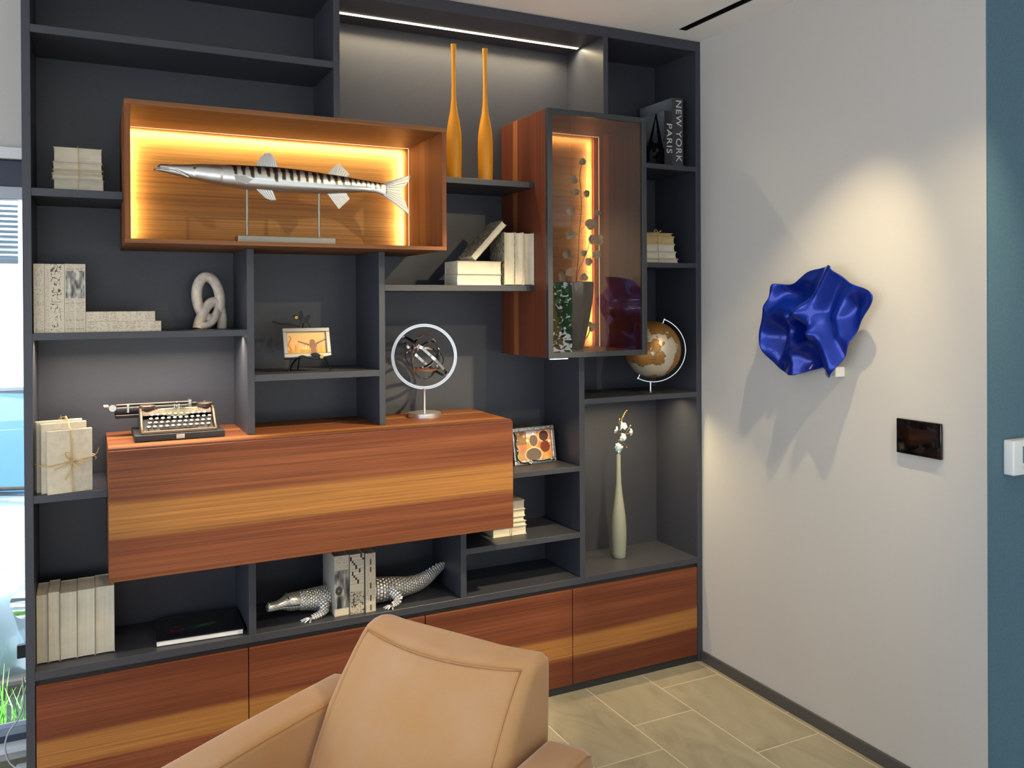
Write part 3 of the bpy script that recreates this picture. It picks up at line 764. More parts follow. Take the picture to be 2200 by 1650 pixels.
# tied bundle standing on the left shelf
zl = 0.991
rz = math.radians(11)
def rp(x, y):  # bundle frame
    c, s = math.cos(rz), math.sin(rz); return (0.132 + c * x - s * y, 0.004 + s * x + c * y, zl)
for k, (dx, hh, w, lab) in enumerate(((0.0, 0.193, 0.125, 'front'), (-0.012, 0.213, 0.126, 'middle'), (-0.02, 0.218, 0.128, 'rear'))):
    book('book', '%s cream book of the bundle tied with a bow' % lab, 0.0245, hh, w, rp(dx, 0.001 + k * 0.0252), 'face', rot=(0, 0, rz), group='cream books of the bow-tied bundle', sag=0.002)
t = thing('twine_bow', 'jute twine with a bow around the standing book bundle', 'twine', (0.132, 0.004, zl), (0, 0, rz))
bm = BM()
twine_loop(bm, [(0.006, -0.0018, 0.003), (0.004, -0.0018, 0.095), (0.001, -0.0018, 0.188), (0.0, 0.0, 0.1955), (0.0, 0.03, 0.215), (0, 0.075, 0.2205), (0, 0.079, 0.1), (0.003, 0.079, 0.004), (0.004, 0.04, 0.0008)], 0.0017)
twine_loop(bm, [(-0.064, -0.001, 0.088), (0.0, -0.0024, 0.096), (0.064, -0.001, 0.106), (0.068, 0.03, 0.108), (0.055, 0.079, 0.107), (0, 0.0795, 0.098), (-0.084, 0.079, 0.09), (-0.087, 0.04, 0.09)], 0.0017)
obj('wrapping', bm, M['twine'], t)
bm = BM(); c0 = Vector((0.004, -0.004, 0.097))
twine_loop(bm, [c0, c0 + Vector((-0.014, -0.006, 0.012)), c0 + Vector((-0.02, -0.008, 0.028)), c0 + Vector((-0.008, -0.008, 0.03)), c0 + Vector((0.0, -0.004, 0.012)), c0, c0 + Vector((0.012, -0.006, -0.014)), c0 + Vector((0.03, -0.008, -0.012)), c0 + Vector((0.028, -0.008, 0.0)), c0 + Vector((0.012, -0.005, 0.003)), c0], 0.0019, False)
for e_ in ([c0, c0 + Vector((-0.006, -0.003, -0.03)), c0 + Vector((-0.02, -0.003, -0.055))], [c0, c0 + Vector((-0.025, -0.003, -0.012)), c0 + Vector((-0.05, -0.003, -0.022))]): twine_loop(bm, e_, 0.0016, False)
obj('bow', bm, M['twine'], t)
bm = BM()
for e_ in ([(-0.01, 0.03, 0.217), (-0.02, 0.02, 0.226), (-0.022, 0.02, 0.238)], [(0.0, 0.03, 0.218), (-0.012, 0.02, 0.232), (-0.028, 0.02, 0.228)], [(0.066, 0.002, 0.106), (0.075, -0.003, 0.115), (0.08, -0.002, 0.13)], [(0.066, 0.002, 0.106), (0.073, -0.003, 0.1), (0.07, -0.002, 0.095)]): twine_loop(bm, e_, 0.0008, False)
obj('loose_end', bm, M['twine'], t)

# black picture book
t = thing('picture_book', 'large black picture book lying flat at the lower left', 'book', (0.51, 0.03, zb), (0, 0, math.radians(-3)))
bpart('pages', M['white_z'], t, -0.134, 0.134, 0.002, 0.205, 0.002, 0.017, bev=0)
bm = BM(); box(bm, -0.137, 0.137, 0, 0.21, 0, 0.002); box(bm, -0.137, 0.137, 0, 0.21, 0.017, 0.0195); box(bm, -0.137, 0.137, 0.207, 0.21, 0.002, 0.017)
obj('cover', bm, M['black_cover'], t)
def cover_print(u, v):
    c = (9, 9, 11)
    k = smooth_noise(u * 22, v * 14, 81)
    if 0.12 < u < 0.32 and 0.28 < v < 0.55 and k > 0.5: c = (130 * k, 18, 24)
    g = math.exp(-((v - 0.42 - (u - 0.55) * 0.3) / 0.07) ** 2) * math.exp(-((u - 0.57) / 0.16) ** 2)
    if g > 0.05: c = tuple(a + g * b for a, b in zip(c, (20, 85, 30)))
    if 0.1 < u < 0.8 and 0.78 < v < 0.82 and smooth_noise(u * 40, 3, 5) > 0.45: c = (42, 42, 46)
    return c
print_plane('cover_print', 0.27, 0.2, 90, 60, cover_print, M['print_gloss'], t, (0, 0.004, 0.0199), (-PI / 2, 0, 0))

# the two city books
zc = 2.154
def arch_print(u, v):
    # dark iron legs of a tower against pale sky
    k = 0.5 + 0.5 * smooth_noise(u * 3, v * 4, 91)
    sky = 105 + 110 * v * k
    leg1 = abs(u - (0.15 + 0.55 * v ** 0.7)) < 0.10 * (1.15 - v); leg2 = abs(u - (0.95 - 0.25 * v)) < 0.10 * (1.2 - v)
    arch = abs(math.hypot((u - 0.55) * 1.0, (v - 0.12) * 1.3) - 0.4) < 0.05 and v > 0.15
    if leg1 or leg2 or arch: return (16, 16, 20)
    if smooth_noise(u * 12, v * 16, 95) > 0.62 and v < 0.5: return (34, 35, 40)
    return (sky * 0.62, sky * 0.66, sky * 0.72)
def skyline_print(u, v):
    sky = 70 + 120 * v * (0.6 + 0.4 * smooth_noise(u * 4, v * 3, 97))
    hgt = 0.3 + 0.4 * hash2(math.floor(u * 9), 3, 5)
    if v < hgt: return (22, 23, 28) if hash2(math.floor(u * 40), math.floor(v * 50), 9) < 0.8 else (70, 70, 74)
    return (sky * 0.7, sky * 0.74, sky * 0.8)
for nm, xa, xb, hh, dp, cov, fn, txt in (('new york', 2.439, 2.497, 0.294, 0.24, 'charcoal_cover', skyline_print, 'NEW YORK'), ('paris', 2.3985, 2.4375, 0.234, 0.20, 'black_cover', arch_print, 'PARIS')):
    lab = 'tall dark book lettered NEW YORK against the wall side' if txt == 'NEW YORK' else 'shorter black book lettered PARIS with tower photo'
    t = book('city_book', lab, xb - xa, hh, dp, ((xa + xb) / 2, 0.02, zc), pages='white', cover=cov, spine_out=True, group='city picture books')
    text_part('spine_lettering', txt, (0.042 if txt == 'NEW YORK' else 0.040), M['white_letter'], t, (0.004, -0.0006, hh * (0.52 if txt == 'NEW YORK' else 0.50)), (PI / 2, PI / 2, 0), sx=1.12 if txt == 'NEW YORK' else 1.2, spacing=1.12)
    print_plane('cover_print', dp - 0.003, hh - 0.002, 70, 90, fn, M['print_gloss'], t, (-(xb - xa) / 2 - 0.0004, dp / 2, 0.001), (0, 0, -PI / 2))

# ------------------------------------------------------------------ fish sculpture
FY = 0.03
FISH = [(0.377, 2.005, 2.002), (0.396, 2.024, 1.999), (0.436, 2.025, 1.991), (0.478, 2.028, 1.983), (0.523, 2.033, 1.974), (0.574, 2.034, 1.964), (0.629, 2.037, 1.958), (0.689, 2.038, 1.953), (0.771, 2.038, 1.951), (0.855, 2.034, 1.952), (0.941, 2.026, 1.955), (1.007, 2.02, 1.961), (1.074, 2.012, 1.968), (1.12, 2.007, 1.968), (1.158, 2.004, 1.958)]
bz = 1.7688
fish = thing('fish_sculpture', 'silver barracuda sculpture with dark stripes on a metal stand', 'sculpture', (0.79, FY, bz))
ox, oz = 0.79, bz
def interp(tab, x):
    for a, b in zip(tab, tab[1:]):
        if x <= b[0]:
            k = (x - a[0]) / (b[0] - a[0]); k = max(0, min(1, k))
            return [a[i] + (b[i] - a[i]) * k for i in range(1, len(a))]
    return list(tab[-1][1:])
NS, NR = 240, 40
vs = []; cols_v = []
rnd = random.Random(3)
stripes = []
x = 0.625
while x < 1.15:
    stripes.append((x, 0.0088 if x < 1.0 else 0.0058, rnd.uniform(0.40, 0.60)))
    x += (0.0265 if x < 1.0 else 0.0185) * rnd.uniform(0.9, 1.1)
for i in range(NS + 1):
    x = 0.377 + (1.158 - 0.377) * i / NS
    zt, zbm = interp(FISH, x)
    cz = (zt + zbm) / 2; hz = (zt - zbm) / 2
    wy = hz * (0.72 if x > 0.5 else 0.60) * (1.0 if x < 1.0 else max(0.28, 1 - (x - 1.0) / 0.22))
    for k in range(NR):
        a = 2 * PI * k / NR
        ca, sa = math.cos(a), math.sin(a)
        yy_ = -wy * math.copysign(abs(sa) ** 0.9, sa); z_ = cz + hz * math.copysign(abs(ca) ** 0.95, ca)
        # gill plates, mouth line and lateral line as relief
        g = 0.0
        if 0.545 < x < 0.60 and ca < 0.7: g = 0.0025 * math.sin((x - 0.545) / 0.055 * PI) * (1 if x < 0.585 else -0.6)
        mouth = 2.010 - (x - 0.396) * 0.05 - max(0, x - 0.44) * 0.42
        if x < 0.482 and abs(z_ - mouth) < 0.0022: g = -0.004
        if 0.66 < x < 1.1 and abs((z_ - cz) / hz + 0.28) < 0.09: g = -0.0016
        vs.append((x - ox, yy_ * (1 + g / max(wy, 0.003)), z_ - oz))
        fr = (ca + 1) / 2
        dark = x > 0.60 and fr > 0.93
        for sx_, sw, ln in stripes:
            tw = sw * (0.55 + 0.45 * max(0, (fr - (1 - ln)) / ln))
            if abs(x - sx_ - 0.006 * (1 - fr)) < tw and fr > 1 - ln: dark = True
        if x < 0.60 and fr > 0.95 and x > 0.40: dark = True
        cols_v.append((0.075, 0.06, 0.04) if dark else (0.66, 0.66, 0.665))
fs = [(i * NR + k, i * NR + (k + 1) % NR, (i + 1) * NR + (k + 1) % NR, (i + 1) * NR + k) for i in range(NS) for k in range(NR)]
fs.append(tuple(reversed(range(NR)))); fs.append(tuple(range(NS * NR, NS * NR + NR)))
me = bpy.data.meshes.new('body'); me.from_pydata(vs, [], fs)
ca_ = me.color_attributes.new('Col', 'FLOAT_COLOR', 'POINT')
ca_.data.foreach_set('color', [c for v in cols_v for c in (v[0], v[1], v[2], 1.0)])
me.polygons.foreach_set('use_smooth', [True] * len(me.polygons))
m, nt, b = mk('striped_silver'); a_ = N(nt, 'Attribute', attribute_name='Col'); nt.links.new(a_.outputs['Color'], b.inputs['Base Color']); b.inputs['Metallic'].default_value = 0.92; b.inputs['Roughness'].default_value = 0.3
me.materials.append(m)
bmf = BM(); bmf.from_mesh(me); bmesh.ops.recalc_face_normals(bmf, faces=bmf.faces[:]); bmf.to_mesh(me); bmf.free()
fo = bpy.data.objects.new('body', me); col.objects.link(fo); fo.parent = fish
M['fin_silver'] = simple('dull_silver_fin', (0.42, 0.42, 0.43), 0.38, metal=0.9)
def fin(name, pts, fan, thick=0.0035, rays=9, y=0.0, yawr=0.0):
    """ribbed fin: outline fanned from a root edge; pts outline, fan=(root a, root b) indices"""
    bm = BM()
    P = [(p[0] - ox, p[1] - oz) for p in pts]
    prism(bm, P, thick)
    o = obj(name, bm, M['fin_silver'], fish, loc=(0, y, 0))
    # rays as thin ribs from the root to the rim
    rb = BM()
    ra, rbv = Vector(P[fan[0]]), Vector(P[fan[1]])
    rim = [Vector(P[i]) for i in fan[2]]
    L = [0]
    for p, q in zip(rim, rim[1:]): L.append(L[-1] + (q - p).length)
    for k in range(rays):
        s = (k + 0.5) / rays
        root = ra.lerp(rbv, s); d = s * L[-1]
        for j in range(len(L) - 1):
            if d <= L[j + 1] + 1e-9:
                tip = rim[j].lerp(rim[j + 1], (d - L[j]) / max(1e-9, L[j + 1] - L[j])); break
        for side in (-1, 1):
            tube(rb, [(root.x, side * thick / 2, root.y), (tip.x, side * thick / 2, tip.y)], [0.0014, 0.0007], 5)
    obj('fin_ray', rb, M['silver'], o)
    return o
fin('tail_fin', [(1.148, 2.004), (1.18, 2.018), (1.256, 2.042), (1.237, 2.009), (1.208, 1.976), (1.231, 1.941), (1.248, 1.892), (1.19, 1.935), (1.148, 1.960)], (0, 8, [1, 2, 3, 4, 5, 6, 7]), 0.006, 16)
fin('dorsal_fin', [(0.690, 2.032), (0.711, 2.066), (0.73, 2.084), (0.746, 2.085), (0.762, 2.062), (0.771, 2.032)], (0, 5, [1, 2, 3, 4]), 0.004, 9)
fin('dorsal_fin', [(0.938, 2.020), (0.958, 2.045), (0.983, 2.066), (1.022, 2.03), (1.009, 2.013)], (0, 4, [1, 2, 3]), 0.004, 9)
fin('anal_fin', [(0.938, 1.960), (0.982, 1.903), (1.022, 1.942), (1.006, 1.966)], (0, 3, [1, 2]), 0.004, 9)
fin('pelvic_fin', [(0.694, 1.958), (0.725, 1.929), (0.745, 1.922), (0.762, 1.924), (0.749, 1.957)], (0, 4, [1, 2, 3]), 0.004, 6, y=-0.012)
fin('pectoral_fin', [(0.622, 1.996), (0.628, 1.981), (0.66, 1.969), (0.682, 1.987), (0.652, 1.997)], (0, 1, [4, 3, 2]), 0.004, 7, y=-0.0305)
bm = BM(); bmesh.ops.create_uvsphere(bm, u_segments=20, v_segments=12, radius=0.0058)
eye = obj('eye', bm, simple('amber_eye', (0.55, 0.42, 0.12), 0.2), fish, 60, (0.499 - ox, -0.0155, 2.0155 - oz))
bm = BM(); bmesh.ops.create_uvsphere(bm, u_segments=16, v_segments=10, radius=0.0036); obj('pupil', bm, M['black'], eye, 60, (0, -0.0034, 0))
M['stand_metal'] = simple('dark_nickel', (0.27, 0.26, 0.23), 0.35, metal=0.9)
for px_, zt_ in ((0.667, 1.957), (0.912, 1.957)):
    bm = BM(); lathe(bm, [(0.0048, 0.026), (0.0048, zt_ - oz)], 16, (px_ - ox, 0, 0)); obj('stand_post', bm, M['stand_metal'], fish, 40)
bm = BM(); box(bm, 0.632 - ox, 0.963 - ox, -0.035, 0.035, 0.0005, 0.03, bev=0.003, seg=2); obj('stand_base', bm, M['stand_metal'], fish)

# ------------------------------------------------------------------ tall orange vases
for xc, hh, lab in ((1.4555, 0.530, 'left of two tall slender orange bottle vases'), (1.589, 0.530, 'right of two tall slender orange bottle vases')):
    t = thing('bottle_vase', lab, 'vase', (xc, 0.10, 2.0398), group='tall orange vases')
    pr = [(0.0, 0.0), (0.026, 0.0), (0.0285, 0.006), (0.0292, 0.06), (0.0298, 0.12), (0.0295, 0.165), (0.0275, 0.195), (0.0215, 0.235), (0.0135, 0.275), (0.0095, 0.315), (0.0078, 0.38), (0.0076, 0.44), (0.0085, 0.49), (0.0105, hh), (0.0085, hh), (0.0065, hh - 0.03), (0.0, hh - 0.06)]
    bm = BM(); lathe(bm, pr, 36, cap=False); obj('body', bm, M['orange'], t, 60)

# ------------------------------------------------------------------ inside the glass case: smoked vase and leafy branch
zg = lz0 + 0.0205
t = thing('smoked_vase', 'dark smoked glass vase inside the glass cabinet', 'vase', (1.962, 0.055, zg))
pr = [(0.0, 0.0), (0.036, 0.0), (0.040, 0.004), (0.050, 0.05), (0.063, 0.11), (0.074, 0.17), (0.081, 0.22), (0.085, 0.275), (0.082, 0.277), (0.078, 0.22), (0.066, 0.13), (0.045, 0.03), (0.0, 0.02)]
bm = BM(); lathe(bm, pr, 48, cap=False); obj('body', bm, M['smoke'], t, 50)
br = thing('leaf_branch', 'dry branches with pale round leaves standing in the smoked vase', 'branch', (1.962, 0.055, zg + 0.02))
def rel(x, z, y=0.05): return (x - 1.962, y - 0.055, z - zg - 0.02)
bm = BM()
stems = [[rel(1.952, 1.40), rel(1.972, 1.66), rel(1.983, 1.749), rel(1.988, 1.844), rel(1.999, 1.949), rel(1.997, 2.031), rel(1.992, 2.087), rel(2.003, 2.135)],
         [rel(1.955, 1.40), rel(1.975, 1.66), rel(2.005, 1.735), rel(2.03, 1.79), rel(2.045, 1.85), rel(2.06, 1.92)],
         [rel(1.945, 1.42), rel(1.93, 1.66), rel(1.905, 1.70), rel(1.895, 1.705)],
         [rel(1.96, 1.40), rel(2.0, 1.66), rel(2.015, 1.68)]]
for s in stems: tube(bm, spline(s, 6), 0.0014, 6)
for s in ([rel(1.992, 2.06), rel(1.975, 2.07), rel(1.965, 2.068)], [rel(1.998, 2.0), rel(1.985, 2.012), rel(1.976, 2.018)], [rel(1.998, 1.99), rel(2.01, 2.005), rel(2.018, 2.013)], [rel(1.995, 1.945), rel(1.975, 1.955), rel(1.96, 1.945)], [rel(1.988, 1.844), rel(1.965, 1.85), rel(1.95, 1.846)], [rel(1.946, 1.845), rel(1.90, 1.83), rel(1.85, 1.825)],
          [rel(2.035, 1.81), rel(2.05, 1.825), rel(2.06, 1.828)], [rel(2.03, 1.80), rel(2.07, 1.81), rel(2.09, 1.82)], [rel(1.983, 1.75), rel(1.955, 1.755), rel(1.935, 1.763)], [rel(2.01, 1.745), rel(2.04, 1.75), rel(2.075, 1.765)], [rel(1.993, 1.86), rel(2.02, 1.885), rel(2.038, 1.89)]):
    tube(bm, spline(s, 4), 0.0008, 5)
obj('stem', bm, M['twig'], br)
leaf_me = None
def leaf_mesh():
    bm = BM(); rim = []
    n = 18; c = bm.verts.new((0, 0.004, 0))
    for k in range(n):
        a = 2 * PI * k / n
        r = 1.0 + 0.07 * math.cos(3 * a + 0.6) - 0.10 * max(0, math.cos(a - PI / 2)) + 0.05 * math.sin(5 * a)
        rim.append(bm.verts.new((0.0165 * r * math.cos(a), -0.002 + 0.0015 * math.sin(2 * a), 0.0165 * r * math.sin(a))))
    mids = [bm.verts.new((v.co.x * 0.55, 0.0025, v.co.z * 0.55)) for v in rim]
    for k in range(n):
        j = (k + 1) % n
        bm.faces.new((c, mids[k], mids[j])); bm.faces.new((mids[k], rim[k], rim[j], mids[j]))
    r = bmesh.ops.extrude_face_region(bm, geom=bm.faces[:])
    bmesh.ops.translate(bm, vec=(0, 0.0009, 0), verts=[g for g in r['geom'] if isinstance(g, bmesh.types.BMVert)])
    return bm
for x, z, s in ((2.005, 2.145, 0.9), (1.962, 2.068, 1.05), (1.974, 2.019, 0.95), (2.02, 2.015, 0.92), (1.956, 1.943, 1.1), (2.07, 1.937, 0.9), (2.039, 1.889, 1.45), (1.946, 1.845, 1.3), (2.055, 1.829, 1.25), (2.092, 1.821, 1.05), (1.928, 1.765, 1.25), (1.95, 1.755, 0.6), (2.016, 1.77, 0.85), (2.077, 1.766, 1.1), (2.028, 1.735, 1.0), (1.935, 1.690, 1.1), (1.902, 1.672, 1.15), (2.015, 1.672, 1.0), (2.085, 1.836, 0.8)):
    if leaf_me is None:
        o = obj('leaf', leaf_mesh(), M['leaf_dry'], br, 40); leaf_me = o.data
    else:
        o = bpy.data.objects.new('leaf', leaf_me); col.objects.link(o); o.parent = br
    o.location = rel(x, z, 0.05 + RND.uniform(-0.012, 0.012)); o.scale = (s, s, s)
    o.rotation_euler = (RND.uniform(-0.35, 0.35), RND.uniform(-3, 3), -0.45 + RND.uniform(-0.5, 0.5))
# dark drooping sprig beside the vase
sp_ = thing('dry_sprig', 'small dark dried sprig hanging beside the smoked vase', 'sprig', (2.03, 0.09, zg))
bm = BM(); tube(bm, spline([(-0.03, 0.05, 0.16), (0.0, 0.04, 0.135), (0.025, 0.0, 0.11), (0.033, 0, 0.098)], 6), 0.0012, 6); tube(bm, spline([(0.035, 0, 0.085), (0.012, -0.01, 0.05), (-0.03, -0.02, 0.022), (-0.052, -0.02, 0.02)], 6), 0.0022, 6); tube(bm, spline([(-0.03, 0.0, 0.003), (0.0, 0.01, 0.004), (0.03, 0.005, 0.003)], 6), 0.0022, 6)
obj('stem', bm, M['twig'], sp_)
for x, z, s in ((0.028, 0.10, 0.75), (0.045, 0.092, 0.85), (0.038, 0.08, 0.7)):
    o = bpy.data.objects.new('leaf', leaf_me.copy() if False else leaf_me); col.objects.link(o); o.parent = sp_; o.location = (x, 0, z); o.scale = (s, s * 3, s); o.rotation_euler = (0.4, RND.uniform(-2, 2), RND.uniform(-1, 1))

# ------------------------------------------------------------------ globe
gl = thing('globe', 'bronze and silver globe on a chrome stand', 'globe', (2.358, 0.058, 1.1763))
gz = 1.363 - 1.1763; gr = 0.122
vw = math.atan2(2.358 - CAM.x, 0.058 - CAM.y)   # turn the arc to face the room
Rz = Matrix.Rotation(-vw, 4, 'Z')
def globe_mat():
    m, nt, b = mk('bronze_silver_map')
    tc = N(nt, 'TexCoord')
    no = N(nt, 'TexNoise', {'Vector': tc.outputs['Object'], 'Scale': 11.0, 'Detail': 7.0, 'Roughness': 0.55, 'Distortion': 0.3})
    cr = N(nt, 'ValToRGB', {0: no.outputs[0]})
    e = cr.color_ramp.elements
    e[0].position = 0.50; e[0].color = (0.33, 0.16, 0.04, 1); e[1].position = 0.535; e[1].color = (0.52, 0.47, 0.38, 1)
    k = e.new(0.515); k.color = (0.16, 0.07, 0.02, 1)
    nt.links.new(cr.outputs[0], b.inputs['Base Color'])
    b.inputs['Metallic'].default_value = 0.6; b.inputs['Roughness'].default_value = 0.42
    return m
bm = BM(); bmesh.ops.create_uvsphere(bm, u_segments=64, v_segments=40, radius=gr)
ball = obj('ball', bm, globe_mat(), gl, 60, (0, 0, gz)); ball.rotation_euler = (0.25, 0.35, 2.0)
bm = BM(); ar = 0.139
M['arc_metal'] = simple('satin_steel', (0.5, 0.5, 0.5), 0.3, metal=1.0)
def arcp(a): return Rz @ Vector((ar * math.sin(a), 0, gz + ar * math.cos(a)))
A0, A1 = math.radians(20), math.radians(208)
pts = [arcp(A0 + (A1 - A0) * k / 48) for k in range(49)]
rings = []
for k, p in enumerate(pts):
    a = A0 + (A1 - A0) * k / 48
    rad = Rz @ Vector((math.sin(a), 0, math.cos(a))); tan = Rz @ Vector((0, 1, 0))
    rings.append([p + rad * dr + tan * dt for dr, dt in ((-0.0016, -0.005), (0.0016, -0.005), (0.0016, 0.005), (-0.0016, 0.005))])
loft(bm, rings); obj('meridian_arc', bm, M['arc_metal'], gl, 30)
bm = BM()
for a in (A0 + 0.02, A1 - 0.02):
    e_ = Rz @ Vector((math.sin(a), 0, math.cos(a))); tube(bm, [Vector((0, 0, gz)) + e_ * (gr - 0.001), Vector((0, 0, gz)) + e_ * (ar + 0.004)], 0.003, 10)
obj('axis_pin', bm, M['chrome'], gl, 40)
foot = arcp(math.radians(184)); foot.z -= 0.0016
bm = BM(); lathe(bm, [(0.0048, 0.005), (0.0048, foot.z)], 16, (foot.x, foot.y, 0)); obj('stem', bm, M['arc_metal'], gl, 40)
bm = BM(); lathe(bm, [(0.0, 0.0), (0.052, 0.0), (0.054, 0.002), (0.05, 0.0045), (0.01, 0.007), (0.0, 0.007)], 40, (foot.x, foot.y, 0), cap=False); obj('base', bm, M['arc_metal'], gl, 40)

# ------------------------------------------------------------------ stone link sculpture
kn = thing('link_sculpture', 'pale stone sculpture of two interlocked chain links', 'sculpture', (0.568, 0.215, 1.4828))
bm = BM()
def oval(cx, cz, hw, hh, tilt, yaw, n=48):
    out = []
    for k in range(n):
        a = 2 * PI * k / n
        p = Vector((hw * math.cos(a), 0.0, hh * math.sin(a) + 0.012 * math.sin(a)))
        out.append(Vector((cx, 0, cz)) + Matrix.Rotation(yaw, 3, 'Z') @ (Matrix.Rotation(tilt, 3, 'Y') @ p))
    return out
tube(bm, oval(-0.004, 0.108, 0.041, 0.062, -0.13, 0.25), 0.018, 18, closed=True)
obj('upper_link', bm, M['stone'], kn, 60)
bm = BM()
tube(bm, spline([(-0.044, -0.03, 0.0), (-0.036, -0.022, 0.03), (-0.012, -0.006, 0.075), (0.012, 0.006, 0.094), (0.034, 0.012, 0.08), (0.042, 0.012, 0.04), (0.042, 0.012, 0.0)], 8), 0.0175, 18)
tube(bm, spline([(-0.044, -0.03, 0.0125), (-0.02, -0.035, 0.012), (0.0, -0.03, 0.02), (0.016, -0.018, 0.04), (0.024, 0.0, 0.062), (0.028, 0.01, 0.08)], 6), 0.0125, 16)
for v in bm.verts:
    if v.co.z < 0.0: v.co.z = 0.0
obj('lower_link', bm, M['stone'], kn, 60)

# ------------------------------------------------------------------ typewriter
tw = thing('typewriter', 'vintage black typewriter with bronze trim on its case base', 'typewriter', (0.450, 0.0, 1.1294))
M['tw_body'] = simple('worn_bronze_black', (0.10, 0.075, 0.06), 0.35, metal=0.5, noise=0.35, nscale=60)
M['tw_trim'] = simple('brass_trim', (0.17, 0.12, 0.08), 0.4, metal=0.6)
M['ivory_metal'] = simple('ivory_plate', (0.66, 0.58, 0.33), 0.4, metal=0.2)
M['case'] = simple('black_leatherette', (0.016, 0.017, 0.02), 0.5, noise=0.2, nscale=200)
bm = BM(); box(bm, -0.137, 0.137, 0.005, 0.235, 0.0, 0.022, bev=0.002); obj('case_base', bm, M['case'], tw)
bm = BM(); box(bm, -0.013, 0.013, 0.0015, 0.005, 0.004, 0.018, bev=0.001); obj('latch', bm, M['nickel'], tw)
# side cheeks with curved front
prof = [(0.02, 0.022), (0.225, 0.022), (0.225, 0.088), (0.11, 0.088), (0.085, 0.078), (0.05, 0.05), (0.03, 0.036), (0.02, 0.034)]
for sx_ in (-1, 1):
    bm = BM(); xs = (-0.117, -0.110) if sx_ < 0 else (0.108, 0.115)
    loft(bm, [[Vector((xs[0], p[0], p[1])) for p in prof], [Vector((xs[1], p[0], p[1])) for p in prof]]); obj('side_cheek', bm, M['tw_body'], tw)
    bm = BM(); xm = sum(xs) / 2
    tube(bm, spline([(xm, 0.018, 0.026), (xm, 0.022, 0.036), (xm, 0.034, 0.040), (xm, 0.055, 0.056), (xm, 0.087, 0.084), (xm, 0.12, 0.092)], 5), 0.0042, 8); obj('cheek_trim', bm, M['tw_trim'], tw, 60)
bpart('front_bar', M['tw_trim'], tw, -0.117, 0.115, 0.013, 0.022, 0.022, 0.032, bev=0.002)
bm = BM(); loft(bm, [[Vector((x, p[0], p[1])) for p in ((0.023, 0.0225), (0.22, 0.0225), (0.22, 0.07), (0.12, 0.07), (0.03, 0.027))] for x in (-0.108, 0.106)]); obj('key_bed', bm, M['black'], tw)
bpart('space_bar', M['black'], tw, -0.06, 0.055, 0.024, 0.03, 0.033, 0.037, bev=0.001)
key_me = None; stem_me = None
for r_ in range(4):
    y = 0.032 + r_ * 0.019; z = 0.044 + r_ * 0.0105
    n = (11, 11, 11, 10)[r_]
    for k in range(n):
        x = -0.093 + k * 0.0182 + (0.0, 0.004, 0.0085, 0.013)[r_]
        if x > 0.103: continue
        if key_me is None:
            bm = BM(); lathe(bm, [(0.0, -0.0015), (0.0062, -0.0015), (0.0066, 0.0), (0.0060, 0.0014), (0.0, 0.0010)], 14, cap=False)
            o = obj('key', bm, M['nickel'], tw, 40, (x, y, z)); key_me = o.data
            bm = BM(); lathe(bm, [(0.0012, -0.022), (0.0012, -0.0015)], 6); s_ = obj('key_stem', bm, M['nickel'], o); stem_me = s_.data
            bm = BM(); lathe(bm, [(0.0052, 0.0013), (0.0, 0.0017)], 14); c_ = obj('key_cap', bm, M['plastic'], o); cap_me = c_.data
        else:
            o = bpy.data.objects.new('key', key_me); col.objects.link(o); o.parent = tw; o.location = (x, y, z)
            s_ = bpy.data.objects.new('key_stem', stem_me); col.objects.link(s_); s_.parent = o
            c_ = bpy.data.objects.new('key_cap', cap_me); col.objects.link(c_); c_.parent = o
        o.rotation_euler = (0.35, 0, 0)
bm = BM(); loft(bm, [[Vector((x, p[0], p[1])) for p in ((0.098, 0.072), (0.16, 0.072), (0.16, 0.088), (0.11, 0.088))] for x in (-0.108, 0.106)]); obj('top_plate', bm, M['tw_body'], tw)
pts = [(math.cos(a) * 0.062, 0.082 + 0.028 * math.sin(a)) for a in [PI + PI * k / 14 for k in range(15)]]
bm = BM(); prism(bm, [(p[0], p[1] + 0.012) for p in pts], 0.004, Matrix.Translation((0.0, 0.094, 0)) @ Matrix.Rotation(0, 4, 'X')); obj('type_basket', bm, M['ivory_metal'], tw)
bm = BM()
for k in range(13):
    a = PI + PI * (k + 0.5) / 13
    tube(bm, [(0.0, 0.0905, 0.096), (math.cos(a) * 0.054, 0.0905, 0.094 + 0.024 * math.sin(a))], 0.0007, 5)
obj('type_bar', bm, M['nickel'], tw)
for xs in (-0.092, 0.09):
    bm = BM(); lathe(bm, [(0.0, 0.0), (0.024, 0.0), (0.025, 0.002), (0.025, 0.013), (0.023, 0.015), (0.006, 0.0155), (0.005, 0.02), (0.0, 0.02)], 28, (xs, 0.13, 0.0885), cap=False); obj('ribbon_spool', bm, M['tw_body'], tw, 40)
bm = BM()
tube(bm, [(-0.19, 0.165, 0.088), (0.05, 0.165, 0.088)], 0.0165, 24); obj('platen', bm, M['black'], tw, 40)
bm = BM(); box(bm, -0.188, 0.048, 0.150, 0.19, 0.062, 0.074, bev=0.002); obj('carriage_rail', bm, M['iron'], tw)
bm = BM(); tube(bm, [(-0.187, 0.146, 0.073), (0.046, 0.146, 0.073)], 0.002, 8); obj('rail_rod', bm, M['chrome'], tw)
bm = BM(); tube(bm, [(-0.185, 0.153, 0.107), (0.045, 0.153, 0.107)], 0.0026, 8); obj('paper_bail', bm, M['nickel'], tw)
bm = BM(); tube(bm, [(-0.222, 0.165, 0.102), (-0.208, 0.165, 0.102)], 0.008, 16); tube(bm, [(-0.208, 0.165, 0.100), (-0.19, 0.165, 0.096)], 0.004, 10)
obj('platen_knob', bm, M['nickel'], tw, 40)
